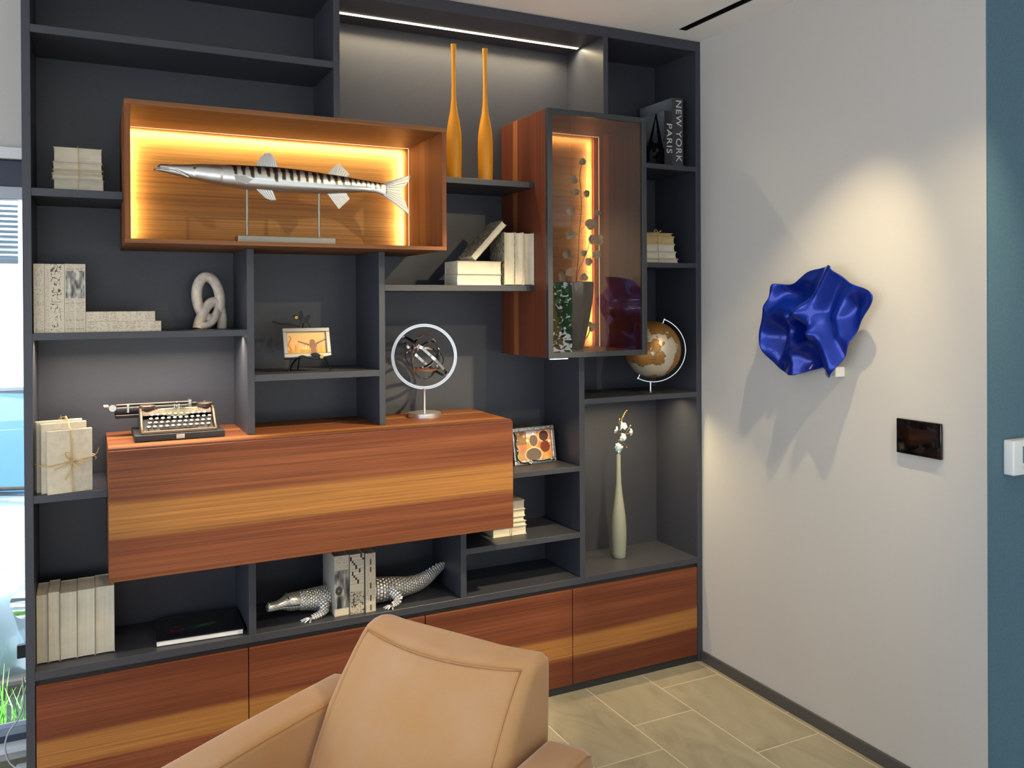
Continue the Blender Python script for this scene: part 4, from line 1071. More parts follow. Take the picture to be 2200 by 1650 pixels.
bm = BM(); lathe(bm, [(0.0, 0), (0.011, 0), (0.012, 0.003), (0.011, 0.006), (0, 0.006)], 20, cap=False, M=Matrix.Translation((-0.196, 0.15, 0.098)) @ Matrix.Rotation(PI / 2, 4, 'X')); obj('return_wheel', bm, M['nickel'], tw, 40)
bm = BM(); box(bm, -0.153, -0.146, 0.146, 0.152, 0.08, 0.106, bev=0.001); obj('paper_guide', bm, M['nickel'], tw)
bm = BM(); box(bm, 0.038, 0.05, 0.148, 0.185, 0.085, 0.113, bev=0.003, seg=2); obj('carriage_end', bm, M['nickel'], tw)
bm = BM(); tube(bm, [(0.05, 0.165, 0.098), (0.066, 0.165, 0.098)], 0.007, 14); obj('end_knob', bm, M['black'], tw, 40)
text_part('emblem', 'M', 0.026, M['nickel'], tw, (-0.004, 0.089, 0.098), (PI / 2, 0, 0), extrude=0.0015)
bm = BM(); bmesh.ops.create_icosphere(bm, subdivisions=2, radius=0.0035); bmesh.ops.translate(bm, vec=(-0.004, 0.089, 0.113), verts=bm.verts[:]); obj('emblem_ball', bm, M['nickel'], tw, 60)

# ------------------------------------------------------------------ photo on an iron easel
def photo_sunset(u, v):
    c = (255, 214 - 30 * (1 - v), 118 + 30 * v)
    d = math.hypot((u - 0.52) * 1.2, (v - 0.22) * 1.2)
    c = tuple(min(255, a + 90 * math.exp(-(d / 0.14) ** 2)) for a in c)
    if v < 0.5:
        k = smooth_noise(u * 55, v * 3, 3)
        if k > 0.5 + v * 0.45: c = (222, 150 - 40 * (0.5 - v), 80)
    if v < 0.2: c = (226 - 10 * smooth_noise(u * 30, v * 20, 2), 140 + 60 * smooth_noise(u * 20, v * 8, 5), 84)
    if u < 0.12 and abs(u - 0.06 - 0.03 * math.sin(v * 11)) < 0.02 and v < 0.85: c = (206, 140, 60)
    fig = False
    if math.hypot((u - 0.645) / 0.075, (v - 0.52) / 0.15) < 1: fig = True
    if v < 0.45 and abs(u - 0.66) < 0.085 - 0.02 * math.sin(v * 9): fig = True
    for x0, y0, x1, y1 in ((0.29, 0.57, 0.60, 0.37), (0.71, 0.43, 0.98, 0.65)):
        tt = ((u - x0) * (x1 - x0) + (v - y0) * (y1 - y0) * 0.45) / ((x1 - x0) ** 2 + (y1 - y0) ** 2 * 0.45)
        tt = max(0, min(1, tt)); dd = math.hypot(u - x0 - tt * (x1 - x0), (v - y0 - tt * (y1 - y0)) * 0.65)
        if dd < 0.018 + 0.012 * (tt if x0 < 0.5 else 1 - tt): fig = True
    if fig: c = (158, 118, 92)
    return tuple(0.82 * a for a in c)
M['frame_silver'] = simple('satin_silver_frame', (0.27, 0.27, 0.29), 0.4, metal=0.6)
ef_x, ef_y, ef_z = 0.876, 0.045, 1.3294
lean = math.radians(-19)
ea = thing('picture_easel', 'black iron twig easel with gilt blossoms', 'easel', (ef_x, ef_y, ef_z))
bm = BM(); tube(bm, spline([(-0.068, 0.012, 0.0), (-0.062, 0.014, 0.025), (-0.058, 0.016, 0.052)], 5), 0.0024, 8); obj('leg', bm, M['iron'], ea, 60)
bm = BM(); tube(bm, spline([(0.088, 0.035, 0.0), (0.072, 0.022, 0.028), (0.058, 0.016, 0.052)], 5), 0.0024, 8); obj('leg', bm, M['iron'], ea, 60)
bm = BM(); tube(bm, spline([(-0.01, 0.13, 0.0), (-0.005, 0.1, 0.08), (0.0, 0.082, 0.17)], 5), 0.0024, 8); obj('leg', bm, M['iron'], ea, 60)
bm = BM(); tube(bm, spline([(-0.04, 0.125, 0.0), (-0.03, 0.1, 0.03), (-0.012, 0.07, 0.05), (-0.02, 0.03, 0.048), (-0.045, 0.005, 0.052)], 5), 0.003, 8)
tube(bm, spline([(-0.085, 0.006, 0.048), (-0.05, 0.0, 0.047), (-0.025, -0.004, 0.056), (0.0, -0.004, 0.05), (0.03, -0.004, 0.046), (0.06, -0.002, 0.05), (0.085, 0.0, 0.055), (0.1, 0.0, 0.06)], 6), [0.0028] * 43, 8)
obj('ledge', bm, M['iron'], ea, 60)
bm = BM()
for sx_ in (-0.03, 0.03): tube(bm, [(sx_, 0.06, 0.14), (sx_ * 0.3, 0.072, 0.178)], 0.002, 7)
tube(bm, spline([(-0.015, 0.066, 0.158), (-0.05, 0.06, 0.166), (-0.085, 0.05, 0.168), (-0.115, 0.045, 0.178)], 6), 0.0022, 7)
obj('crest', bm, M['iron'], ea, 60)
def iron_leaf(pos, ln, wd, rot, name='leaf', mat='iron'):
    bm = BM(); rings = []
    for k in range(9):
        u = k / 8; w_ = wd * math.sin(PI * min(0.999, max(0.02, u))) ** 0.8 + 0.0004
        rings.append([Vector((ln * u, w_ * c, 0.0012 * s + 0.25 * w_ * (1 - abs(c)) * 0)) for c, s in ((-1, 0), (0, 1), (1, 0), (0, -1))])
    loft(bm, rings)
    o = obj(name, bm, M[mat], ea, 60, pos); o.rotation_euler = rot
iron_leaf((-0.01, 0.07, 0.175), 0.04, 0.008, (PI / 2, -1.6, 0)); iron_leaf((0.0, 0.07, 0.172), 0.034, 0.008, (PI / 2, -0.9, 0)); iron_leaf((-0.012, 0.07, 0.185), 0.03, 0.006, (PI / 2, -2.7, 0)); iron_leaf((0.005, -0.006, 0.062), 0.04, 0.009, (PI / 2, 0.25, 0))
def blossom(pos, r=0.0065):
    bm = BM()
    for k in range(6):
        a = 2 * PI * k / 6
        bmesh.ops.create_icosphere(bm, subdivisions=2, radius=r * 0.55, matrix=Matrix.Translation((r * 0.6 * math.cos(a), 0, r * 0.6 * math.sin(a))))
    bmesh.ops.create_icosphere(bm, subdivisions=2, radius=r * 0.5, matrix=Matrix.Translation((0, -r * 0.4, 0)))
    obj('blossom', bm, M['gold'], ea, 60, pos)
blossom((-0.03, 0.055, 0.19)); blossom((0.044, -0.008, 0.051), 0.007)
pf1 = thing('photo_frame', 'satin silver photo frame with a sunset picture on the easel', 'photo frame', (ef_x, ef_y + 0.004, ef_z + 0.0515), (lean, 0, 0))
fw, fh, fb_ = 0.166, 0.108, 0.0145
bm = BM()
for a in ((-fw / 2, fw / 2, 0, fb_), (-fw / 2, fw / 2, fh - fb_, fh), (-fw / 2, -fw / 2 + fb_, fb_, fh - fb_), (fw / 2 - fb_, fw / 2, fb_, fh - fb_)):
    box(bm, a[0], a[1], 0, 0.01, a[2], a[3], bev=0.0015)
obj('frame', bm, M['frame_silver'], pf1)
bpart('backing', M['black'], pf1, -fw / 2 + 0.006, fw / 2 - 0.006, 0.0078, 0.0098, 0.006, fh - 0.006, bev=0)
print_plane('photo', fw - 2 * fb_, fh - 2 * fb_, 84, 50, photo_sunset, M['print_gloss'], pf1, (0, 0.007, fb_))

# ------------------------------------------------------------------ ornate silver frame
def photo_people(u, v):
    c = (178 + 50 * smooth_noise(u * 5, v * 5, 6), 108 + 60 * smooth_noise(u * 6, v * 6, 8), 86)
    if v > 0.78 and 0.3 < u < 0.6: c = (196, 190, 200)
    def el(x, y, rx, ry): return math.hypot((u - x) / rx, (v - y) / ry)
    for x, y, rx, ry, ins in ((0.50, 0.66, 0.13, 0.22, (112, 94, 88)), (0.48, 0.18, 0.24, 0.24, (104, 92, 84)), (0.80, 0.80, 0.15, 0.2, (84, 56, 52))):
        d = el(x, y, rx, ry)
        if d < 0.92: c = ins
        elif d < 1.06: c = (246, 196, 150)
    d = el(0.82, 0.42, 0.14, 0.2)
    if d < 1: c = (118, 60, 44)
    for x, y in ((0.07, 0.93), (0.23, 0.84), (0.32, 0.68), (0.5, 0.9), (0.95, 0.6)):
        if el(x, y, 0.035, 0.05) < 1: c = (255, 236, 206)
    if u < 0.3 and v < 0.6: c = tuple(0.75 * a + 30 for a in c)
    if u < 0.3 and v > 0.55: c = tuple(0.6 * a + 20 for a in c)
    return c
M['ornate'] = simple('antique_silver', (0.60, 0.59, 0.57), 0.3, metal=0.95, noise=0.35, nscale=90, bump=0.9, bscale=110)
of = thing('ornate_photo_frame', 'ornate antique silver photo frame behind the walnut cabinet corner', 'photo frame', (1.8225, 0.122, 0.9075), (math.radians(-9), 0, math.radians(4)))
fw, fh, fb_ = 0.203, 0.152, 0.0175
bm = BM()
for a in ((-fw / 2, fw / 2, 0, fb_), (-fw / 2, fw / 2, fh - fb_, fh), (-fw / 2, -fw / 2 + fb_, fb_, fh - fb_), (fw / 2 - fb_, fw / 2, fb_, fh - fb_)):
    box(bm, a[0], a[1], 0, 0.012, a[2], a[3], bev=0.004, seg=2)
obj('frame', bm, M['ornate'], of)
bpart('backing', M['black'], of, -fw / 2 + 0.006, fw / 2 - 0.006, 0.009, 0.0118, 0.006, fh - 0.006, bev=0)
print_plane('photo', fw - 2 * fb_, fh - 2 * fb_, 84, 60, photo_people, M['print_gloss'], of, (0, 0.008, fb_))
bm = BM()
tube(bm, spline([(-0.098, -0.004, 0.135), (-0.09, -0.006, 0.11), (-0.097, -0.006, 0.085), (-0.086, -0.006, 0.06), (-0.094, -0.006, 0.035), (-0.075, -0.006, 0.012), (-0.045, -0.006, 0.008), (-0.02, -0.006, 0.015), (0.02, -0.006, 0.01), (0.06, -0.006, 0.013), (0.088, -0.004, 0.01)], 6), 0.0026, 7)
obj('vine', bm, M['iron'], of, 60)
bm = BM()
for x, z in ((-0.03, 0.014), (-0.037, 0.008), (-0.023, 0.008), (-0.03, 0.004), (0.07, 0.013), (-0.09, 0.06), (-0.088, 0.1)): bmesh.ops.create_icosphere(bm, subdivisions=2, radius=0.0055, matrix=Matrix.Translation((x, -0.007, z)))
obj('blossom', bm, M['ornate'], of, 60)

# ------------------------------------------------------------------ ring sculpture
rg = thing('ring_sculpture', 'chrome ring sculpture with tangled inner bands on the walnut cabinet', 'sculpture', (1.343, 0.14, 1.1294), (0, 0, -math.atan2(1.343 - CAM.x, 0.14 - CAM.y)))
M['ring_metal'] = simple('brushed_ring_metal', (0.50, 0.50, 0.51), 0.32, metal=1.0)
def band(R0, w_, th, rot, c=(0, 0, 0.233), n=72, a0=0.0, a1=2 * PI, groove=False):
    bm = BM(); rm = Euler(rot).to_matrix()
    rings = []
    full = abs(a1 - a0 - 2 * PI) < 1e-6
    for k in range(n + (0 if full else 1)):
        a = a0 + (a1 - a0) * k / n
        rd = Vector((math.cos(a), 0, math.sin(a))); ax = Vector((0, 1, 0))
        rings.append([Vector(c) + rm @ (rd * (R0 + dr) + ax * dy) for dr, dy in (((-th / 2, -w_ / 2), (th / 2, -w_ / 2), (th / 2, w_ / 2), (-th / 2, w_ / 2)) if not groove else ((-th / 2, -w_ / 2), (-th * 0.12, -w_ / 2), (-th * 0.06, -w_ * 0.3), (th * 0.10, -w_ * 0.3), (th * 0.16, -w_ / 2), (th / 2, -w_ / 2), (th / 2, w_ / 2), (-th / 2, w_ / 2)))])
    if full: rings.append(rings[0])
    loft(bm, rings, not full, not full)
    bmesh.ops.remove_doubles(bm, verts=bm.verts[:], dist=1e-6)
    return bm
obj('outer_ring', band(0.1205, 0.012, 0.0115, (0, 0, 0), n=96, groove=True), M['ring_metal'], rg, 30)
obj('inner_band', band(0.112, 0.010, 0.0025, (math.radians(78), math.radians(42), 0), n=90), M['chrome'], rg, 40)
obj('inner_band', band(0.085, 0.010, 0.003, (0.0, math.radians(14), math.radians(52)), (0.004, 0, 0.232)), M['chrome'], rg, 40)
obj('inner_band', band(0.062, 0.010, 0.003, (math.radians(38), math.radians(-28), math.radians(20)), (0.006, 0, 0.238)), M['chrome'], rg, 40)
obj('inner_band', band(0.074, 0.010, 0.003, (math.radians(-62), math.radians(20), math.radians(-15)), (0.0, 0, 0.225)), M['chrome'], rg, 40)
bm = BM(); tube(bm, [(0, 0, 0.018), (0, 0, 0.095), (0, 0, 0.104), (0, 0, 0.1095)], [0.005, 0.005, 0.0065, 0.011], 16); obj('stem', bm, M['silver'], rg, 50)
bm = BM(); lathe(bm, [(0.0, 0.0), (0.062, 0.0), (0.063, 0.001), (0.063, 0.0165), (0.0615, 0.018), (0.0, 0.018)], 48, cap=False); obj('base', bm, M['silver'], rg, 40)

# ------------------------------------------------------------------ pale bottle vase and blossom twig
t = thing('bottle_vase', 'slender frosted pale green bottle vase on the lower right', 'vase', (2.2475, 0.158, zb))
pr = [(0.0, 0.0), (0.0265, 0.0), (0.0285, 0.003), (0.029, 0.02), (0.0325, 0.08), (0.0325, 0.125), (0.0285, 0.185), (0.0225, 0.228), (0.0155, 0.28), (0.0115, 0.325), (0.009, 0.39), (0.0085, 0.449), (0.007, 0.449), (0.006, 0.42), (0.0, 0.4)]
bm = BM(); lathe(bm, pr, 36, cap=False); obj('body', bm, M['frost'], t, 60)
tb = thing('blossom_twig', 'twig with pale blue blossoms in the frosted bottle vase', 'flower', (2.2475, 0.158, zb + 0.41))
bm = BM(); tw_pts = [(0, 0, 0.0), (0.001, 0, 0.045), (0.004, 0, 0.07), (0.012, 0, 0.115), (0.012, 0, 0.16), (0.022, 0, 0.2), (0.04, 0, 0.226)]
tube(bm, spline(tw_pts, 6), 0.0013, 6)
for s in ([(0.004, 0, 0.07), (0.026, 0, 0.085), (0.04, 0.0, 0.07)], [(0.008, 0, 0.09), (0.035, 0, 0.125), (0.06, 0, 0.155)], [(0.012, 0, 0.12), (-0.008, 0, 0.135), (-0.016, 0, 0.145)], [(0.014, 0, 0.16), (0.003, 0, 0.175), (0.006, 0, 0.19)], [(0.03, 0, 0.12), (0.05, 0, 0.125), (0.07, 0, 0.13)]): tube(bm, spline(s, 5), 0.0009, 5)
for p in ((0.043, 0, 0.066), (0.044, 0, 0.227), (0.036, 0, 0.219), (0.031, 0, 0.211), (0.026, 0, 0.203), (0.006, 0, 0.192), (0.063, 0, 0.16), (0.0, 0, 0.1)): bmesh.ops.create_icosphere(bm, subdivisions=1, radius=0.003, matrix=Matrix.Translation(p))
obj('twig', bm, M['twig_gold'], tb, 60)
fl_me = None
def flower_mesh():
    bm = BM()
    for k in range(5):
        a = 2 * PI * k / 5 + 0.3
        mt = Matrix.Rotation(a, 4, 'Y') @ Matrix.Translation((0.0075, 0, 0)) @ Matrix.Rotation(0.5, 4, 'Z') @ Matrix.Diagonal((0.0072, 0.0022, 0.0058, 1))
        bmesh.ops.create_icosphere(bm, subdivisions=2, radius=1.0, matrix=mt)
    bmesh.ops.create_icosphere(bm, subdivisions=1, radius=0.0025, matrix=Matrix.Translation((0, -0.003, 0)))
    return bm
for x, z, s in ((0.0, 0.065, 1.25), (0.006, 0.05, 1.1), (-0.008, 0.078, 0.8), (0.026, 0.115, 1.2), (0.016, 0.105, 0.8), (0.07, 0.13, 1.1), (-0.014, 0.147, 1.1), (0.012, 0.158, 1.1), (0.027, 0.162, 1.15), (0.018, 0.172, 0.8)):
    if fl_me is None: o = obj('flower', flower_mesh(), M['petal'], tb, 60); fl_me = o.data
    else: o = bpy.data.objects.new('flower', fl_me); col.objects.link(o); o.parent = tb
    o.location = (x, RND.uniform(-0.008, 0.004), z); o.scale = (1.15 * s, 1.15 * s, 1.15 * s); o.rotation_euler = (RND.uniform(-0.5, 0.5), RND.uniform(0, 3), RND.uniform(-0.6, 0.9))

# ------------------------------------------------------------------ crocodile bookends
def croc_mat():
    m, nt, b = mk('antique_silver_scales')
    a = N(nt, 'Attribute', attribute_name='Col'); nt.links.new(a.outputs['Color'], b.inputs['Base Color'])
    b.inputs['Metallic'].default_value = 0.75; b.inputs['Roughness'].default_value = 0.32
    return m
M['croc'] = croc_mat()
def croc_loft(name, parent, spine, scale_from=0.0, scale_to=1.0, NSX=150, NRX=128, cells=None, mouth=False, ncell=26):
    """spine: list of (x, y, zc, halfwidth, halfheight); scaly relief between the two fractions"""
    vs, cv = [], []
    n = len(spine)
    sp = spline([Vector((s[0], s[1], s[2])) for s in spine], 20); ss = spline([Vector((s[3], s[4], 0)) for s in spine], 20)
    m_ = len(sp)
    cum = [0.0]
    for a, b in zip(sp, sp[1:]): cum.append(cum[-1] + (b - a).length)
    total = cum[-1]
    for i in range(NSX + 1):
        d = total * i / NSX
        j = 0
        while j < m_ - 2 and cum[j + 1] < d: j += 1
        k = (d - cum[j]) / max(1e-9, cum[j + 1] - cum[j])
        c = sp[j].lerp(sp[j + 1], k); r = ss[j].lerp(ss[j + 1], k)
        tg = (sp[min(j + 1, m_ - 1)] - sp[max(j - 1, 0)]).normalized()
        side = Vector((0, 0, 1)).cross(tg).normalized(); up = tg.cross(side)
        fr = d / total
        for q in range(NRX):
            a = 2 * PI * q / NRX
            ca, sa = math.cos(a), math.sin(a)
            if scale_from <= fr <= scale_to:
                cu = fr * ncell; cvv = q / NRX * (18 if name == 'body' else 9) + (0.5 if int(cu) % 2 and name == 'body' else 0)
                fu, fv = abs((cu % 1) - 0.5) * 2, abs((cvv % 1) - 0.5) * 2
                e = max(fu, fv)
                k_ = 1.0 - max(0.0, (e - 0.55) / 0.45) ** 1.3
                top = max(0.0, ca)
                bump = (0.003 + 0.003 * top ** 3) * k_
                colr = 0.04 + 0.86 * min(1, k_ * 1.1)
            else:
                bump = 0.0; colr = 0.8
                if mouth:
                    if abs(sa) > 0.5 and abs(ca + 0.25) < 0.10: bump = -0.002; colr = 0.12
                    w_ = math.sin(fr * 70 + ca * 9)
                    if fr > 0.12: colr *= 0.72 + 0.28 * (w_ > -0.3)
            p = c + side * (sa * (r.x + bump)) + up * (ca * (r.y + bump))
            vs.append(tuple(p)); cv.append((colr, colr * 0.985, colr * 0.95, 1.0))
    fs = [(i * NRX + k, i * NRX + (k + 1) % NRX, (i + 1) * NRX + (k + 1) % NRX, (i + 1) * NRX + k) for i in range(NSX) for k in range(NRX)]
    fs.append(tuple(range(NRX))); fs.append(tuple(range(NSX * NRX, NSX * NRX + NRX)))
    me = bpy.data.meshes.new(name); me.from_pydata(vs, [], fs)
    ca_ = me.color_attributes.new('Col', 'FLOAT_COLOR', 'POINT'); ca_.data.foreach_set('color', [c for v in cv for c in v])
    b_ = BM(); b_.from_mesh(me); bmesh.ops.recalc_face_normals(b_, faces=b_.faces[:]); b_.to_mesh(me); b_.free()
    me.polygons.foreach_set('use_smooth', [True] * len(me.polygons)); me.materials.append(M['croc'])
    o = bpy.data.objects.new(name, me); col.objects.link(o); o.parent = parent
    return o
def croc_toes(parent, base, dirs):
    for d in dirs:
        bm = BM(); p = Vector(base); d = Vector(d)
        tube(bm, spline([p, p + d * 0.5 + Vector((0, 0, 0.004)), p + d * 0.85, p + d], 4), [0.0038] * 9 + [0.0036, 0.0032, 0.0026, 0.0016], 8)
        for v in bm.verts: v.co.z = max(v.co.z, 0.0003)
        obj('claw', bm, M['silver'], parent, 60)
ch = thing('crocodile_bookend', 'front half of a silver crocodile bookend with its head', 'bookend', (0.95, 0.12, zb))
L_ = lambda x, y, z, w, h: (x - 0.95, y - 0.12, z - zb, w, h)
croc_loft('body', ch, [L_(0.842, 0.110, 0.509, 0.030, 0.026), L_(0.862, 0.115, 0.505, 0.035, 0.031), L_(0.885, 0.117, 0.503, 0.038, 0.032), L_(0.92, 0.12, 0.50, 0.044, 0.037), L_(0.955, 0.12, 0.499, 0.045, 0.040), L_(0.957, 0.12, 0.499, 0.04, 0.036)], ncell=15, NSX=150)
hd = croc_loft('head', ch, [L_(0.731, 0.072, 0.512, 0.005, 0.006), L_(0.734, 0.073, 0.512, 0.013, 0.013), L_(0.748, 0.078, 0.512, 0.016, 0.0155), L_(0.770, 0.086, 0.511, 0.0175, 0.0165), L_(0.792, 0.094, 0.512, 0.022, 0.022), L_(0.810, 0.100, 0.512, 0.029, 0.030), L_(0.832, 0.107, 0.510, 0.033, 0.032), L_(0.855, 0.113, 0.508, 0.032, 0.029)], scale_from=2, mouth=True, NSX=90)
for sy in (-1, 1):
    bm = BM(); bmesh.ops.create_uvsphere(bm, u_segments=18, v_segments=12, radius=0.0085)
    o = obj('eye_ridge', bm, M['silver'], hd, 60, L_(0.808, 0.099 + sy * 0.0165, 0.5325, 0, 0)[:3])
    bm = BM(); bmesh.ops.create_uvsphere(bm, u_segments=14, v_segments=10, radius=0.0034); obj('eye', bm, M['iron'], hd, 60, L_(0.8065, 0.099 + sy * 0.0235, 0.5345, 0, 0)[:3])
    bm = BM(); bmesh.ops.create_uvsphere(bm, u_segments=12, v_segments=8, radius=0.0045); obj('nostril', bm, M['silver'], hd, 60, L_(0.739, 0.075 + sy * 0.007, 0.5245, 0, 0)[:3])
bm = BM()
for k in range(9):
    x = 0.742 + k * 0.0085; y = 0.077 + k * 0.0034 - 0.0155 - k * 0.0003
    bmesh.ops.create_cone(bm, cap_ends=True, segments=6, radius1=0.0018, radius2=0.0002, depth=0.005, matrix=Matrix.Translation(L_(x, y, 0.5065, 0, 0)[:3]) @ Matrix.Rotation(PI, 4, 'X'))
obj('teeth', bm, M['plastic'], hd)
lg = croc_loft('leg', ch, [L_(0.918, 0.088, 0.510, 0.010, 0.013), L_(0.925, 0.072, 0.495, 0.0125, 0.016), L_(0.932, 0.062, 0.478, 0.012, 0.0125), L_(0.915, 0.05, 0.470, 0.010, 0.009), L_(0.892, 0.045, 0.4645, 0.0095, 0.007), L_(0.88, 0.043, 0.462, 0.008, 0.0045)], NSX=84, NRX=64, ncell=12)
croc_toes(lg, L_(0.884, 0.043, 0.4615, 0, 0)[:3], ((-0.042, 0.008, -0.004), (-0.042, -0.007, -0.004), (-0.034, -0.020, -0.004), (-0.018, -0.029, -0.004)))
ct = thing('crocodile_bookend', 'rear half of a silver crocodile bookend with its curved tail', 'bookend', (1.12, 0.11, zb))
L2 = lambda x, y, z, w, h: (x - 1.12, y - 0.11, z - zb, w, h)
tl = croc_loft('body', ct, [L2(1.110, 0.105, 0.503, 0.040, 0.038), L2(1.112, 0.105, 0.503, 0.045, 0.042), L2(1.15, 0.10, 0.502, 0.044, 0.042), L2(1.20, 0.10, 0.501, 0.036, 0.037), L2(1.255, 0.11, 0.496, 0.029, 0.031), L2(1.305, 0.125, 0.496, 0.022, 0.028), L2(1.345, 0.14, 0.503, 0.017, 0.024), L2(1.385, 0.155, 0.518, 0.012, 0.018), L2(1.425, 0.17, 0.533, 0.008, 0.011), L2(1.437, 0.175, 0.536, 0.003, 0.003)], ncell=32, NSX=280)
bm = BM()
for k in range(17):
    u = k / 16; x = 1.14 + 0.255 * u
    y = 0.1 + 0.06 * u ** 1.5; z = 0.541 - 0.022 * math.sin(u * PI * 0.75) + (0.0 if u < 0.6 else (u - 0.6) * 0.045)
    for s in ((-1, 1) if u < 0.6 else (0,)):
        bmesh.ops.create_cone(bm, cap_ends=True, segments=5, radius1=0.006, radius2=0.001, depth=0.012, matrix=Matrix.Translation(L2(x, y + s * 0.012 * (1 - u), z, 0, 0)[:3]) @ Matrix.Diagonal((1.3, 0.5, 1, 1)))
obj('tail_crest', bm, M['silver'], ct)
lg = croc_loft('leg', ct, [L2(1.185, 0.07, 0.520, 0.010, 0.012), L2(1.178, 0.055, 0.508, 0.015, 0.017), L2(1.190, 0.04, 0.494, 0.014, 0.015), L2(1.197, 0.033, 0.478, 0.010, 0.011), L2(1.183, 0.03, 0.467, 0.0095, 0.008), L2(1.17, 0.028, 0.464, 0.008, 0.005)], NSX=84, NRX=64, ncell=12)
croc_toes(lg, L2(1.174, 0.028, 0.4625, 0, 0)[:3], ((-0.036, 0.006, -0.004), (-0.034, -0.008, -0.004), (-0.026, -0.018, -0.004), (-0.010, -0.0255, -0.004)))

# ------------------------------------------------------------------ blue wall sculpture
OUT = [(-0.525, 1.636), (-0.596, 1.632), (-0.676, 1.675), (-0.753, 1.688), (-0.826, 1.694), (-0.833, 1.676), (-0.889, 1.629), (-0.972, 1.597), (-0.969, 1.554), (-0.922, 1.497), (-0.888, 1.43), (-0.853, 1.351), (-0.813, 1.3), (-0.777, 1.306), (-0.762, 1.329), (-0.69, 1.314), (-0.615, 1.292), (-0.528, 1.315), (-0.485, 1.39), (-0.477, 1.451), (-0.498, 1.51), (-0.495, 1.55), (-0.512, 1.585)]
bs = thing('wall_sculpture', 'glossy cobalt blue draped wall sculpture', 'sculpture', (XR, -0.692, 1.49))
out3 = spline([Vector((a, b, 0)) for a, b in OUT], 6, closed=True)
cen = Vector((-0.715, 1.50, 0))
def seg_d(p, poly):
    best = (9, 0)
    tot = len(poly) - 1
    for i in range(tot):
        a, b = Vector(poly[i]), Vector(poly[i + 1]); ab = b - a
        t_ = max(0, min(1, (p - a).dot(ab) / ab.length_squared)); d = (p - a - ab * t_).length
        if d < best[0]: best = (d, (i + t_) / tot)
    return best
RIDGES = [([(-0.826, 1.69), (-0.79, 1.63), (-0.755, 1.57), (-0.715, 1.525), (-0.66, 1.525), (-0.58, 1.53), (-0.51, 1.505), (-0.48, 1.45), (-0.487, 1.38)], 0.075, 0.028),
          ([(-0.715, 1.525), (-0.76, 1.47), (-0.80, 1.40), (-0.825, 1.33)], 0.085, 0.034),
          ([(-0.89, 1.63), (-0.86, 1.58), (-0.83, 1.51), (-0.85, 1.45), (-0.88, 1.42)], 0.035, 0.022),
          ([(-0.63, 1.50), (-0.615, 1.44), (-0.64, 1.405), (-0.70, 1.42), (-0.75, 1.45)], 0.055, 0.016),
          ([(-0.615, 1.295), (-0.625, 1.34), (-0.61, 1.39)], 0.05, 0.02),
          ([(-0.53, 1.635), (-0.515, 1.59), (-0.50, 1.55)], 0.05, 0.022),
          ([(-0.972, 1.60), (-0.94, 1.56), (-0.93, 1.50)], 0.02, 0.03)]
HOLES = [((-0.672, 1.462), 0.105, 0.042, 0.036), ((-0.63, 1.59), 0.05, 0.07, 0.04), ((-0.555, 1.43), 0.045, 0.03, 0.06), ((-0.70, 1.35), 0.04, 0.05, 0.03), ((-0.90, 1.54), 0.03, 0.035, 0.05)]
def height(p):
    h = 0.075
    r = (p - cen).length
    h += 0.012 * math.exp(-(r / 0.13) ** 2)
    for poly, A, w in RIDGES:
        d, u = seg_d(p, [(a, b, 0) for a, b in poly]); h += A * math.exp(-(d / (1.15 * w)) ** 2)
    for (a, b), A, wy, wz in HOLES:
        h -= A * math.exp(-((p.x - a) / wy) ** 2 - ((p.y - b) / wz) ** 2)
    return max(0.014, 0.66 * h)
NRAD = 44; rings = []; nb = len(out3)
bm = BM()
c0 = bm.verts.new((-height(cen), cen.x + 0.71, cen.y - 1.49))
prev = None
for i in range(1, NRAD + 1):
    f_ = i / NRAD
    ring = []
    for q in out3:
        p = cen.lerp(q, f_); h = height(p)
        if f_ > 0.8: h += 0.004 * ((f_ - 0.8) / 0.2) ** 2 * math.sin(9 * math.atan2(q.y - cen.y, q.x - cen.x))
        ring.append(bm.verts.new((-max(0.014, h), p.x + 0.71, p.y - 1.49)))
    for k in range(nb):
        j = (k + 1) % nb
        if prev is None: bm.faces.new((c0, ring[k], ring[j]))
        else: bm.faces.new((prev[k], ring[k], ring[j], prev[j]))
    prev = ring
so = obj('draped_shell', bm, M['blue'], bs, 180)
md = so.modifiers.new('smooth', 'SMOOTH'); md.factor = 0.55; md.iterations = 8
md = so.modifiers.new('thickness', 'SOLIDIFY'); md.thickness = 0.0045; md.offset = 1
bpart('mounting_block', M['plastic'], bs, -0.045, -0.0005, -0.092, -0.065, -0.19, -0.155, bev=0.002)

# ------------------------------------------------------------------ wall panel and thermostat
t = thing('touch_panel', 'black glass touch panel on the greige wall', 'touch panel', (XR, -1.088, 1.069))
bm = BM(); box(bm, -0.014, -0.004, -0.082, 0.082, 0.0, 0.113, bev=0.003, seg=3); obj('glass_front', bm, M['screen'], t, 40)
bpart('back_box', M['black'], t, -0.004, 0.0, -0.07, 0.07, 0.008, 0.105, bev=0)
t = thing('thermostat', 'white wall thermostat with small screen on the teal wall', 'thermostat', (2.712, YE - 0.006, 1.044))
bm = BM(); box(bm, -0.07, 0.07, -0.034, 0.0, 0.0, 0.105, bev=0.005, seg=3); obj('housing', bm, M['plastic'], t, 40)
bpart('screen', M['lcd'], t, -0.028, 0.06, -0.0352, -0.0335, 0.036, 0.086, bev=0)
bm = None
for k in range(4): bpart('button', M['plastic_grey'], t, -0.026 + k * 0.021, -0.010 + k * 0.021, -0.0362, -0.0335, 0.020, 0.029, bev=0.0008)

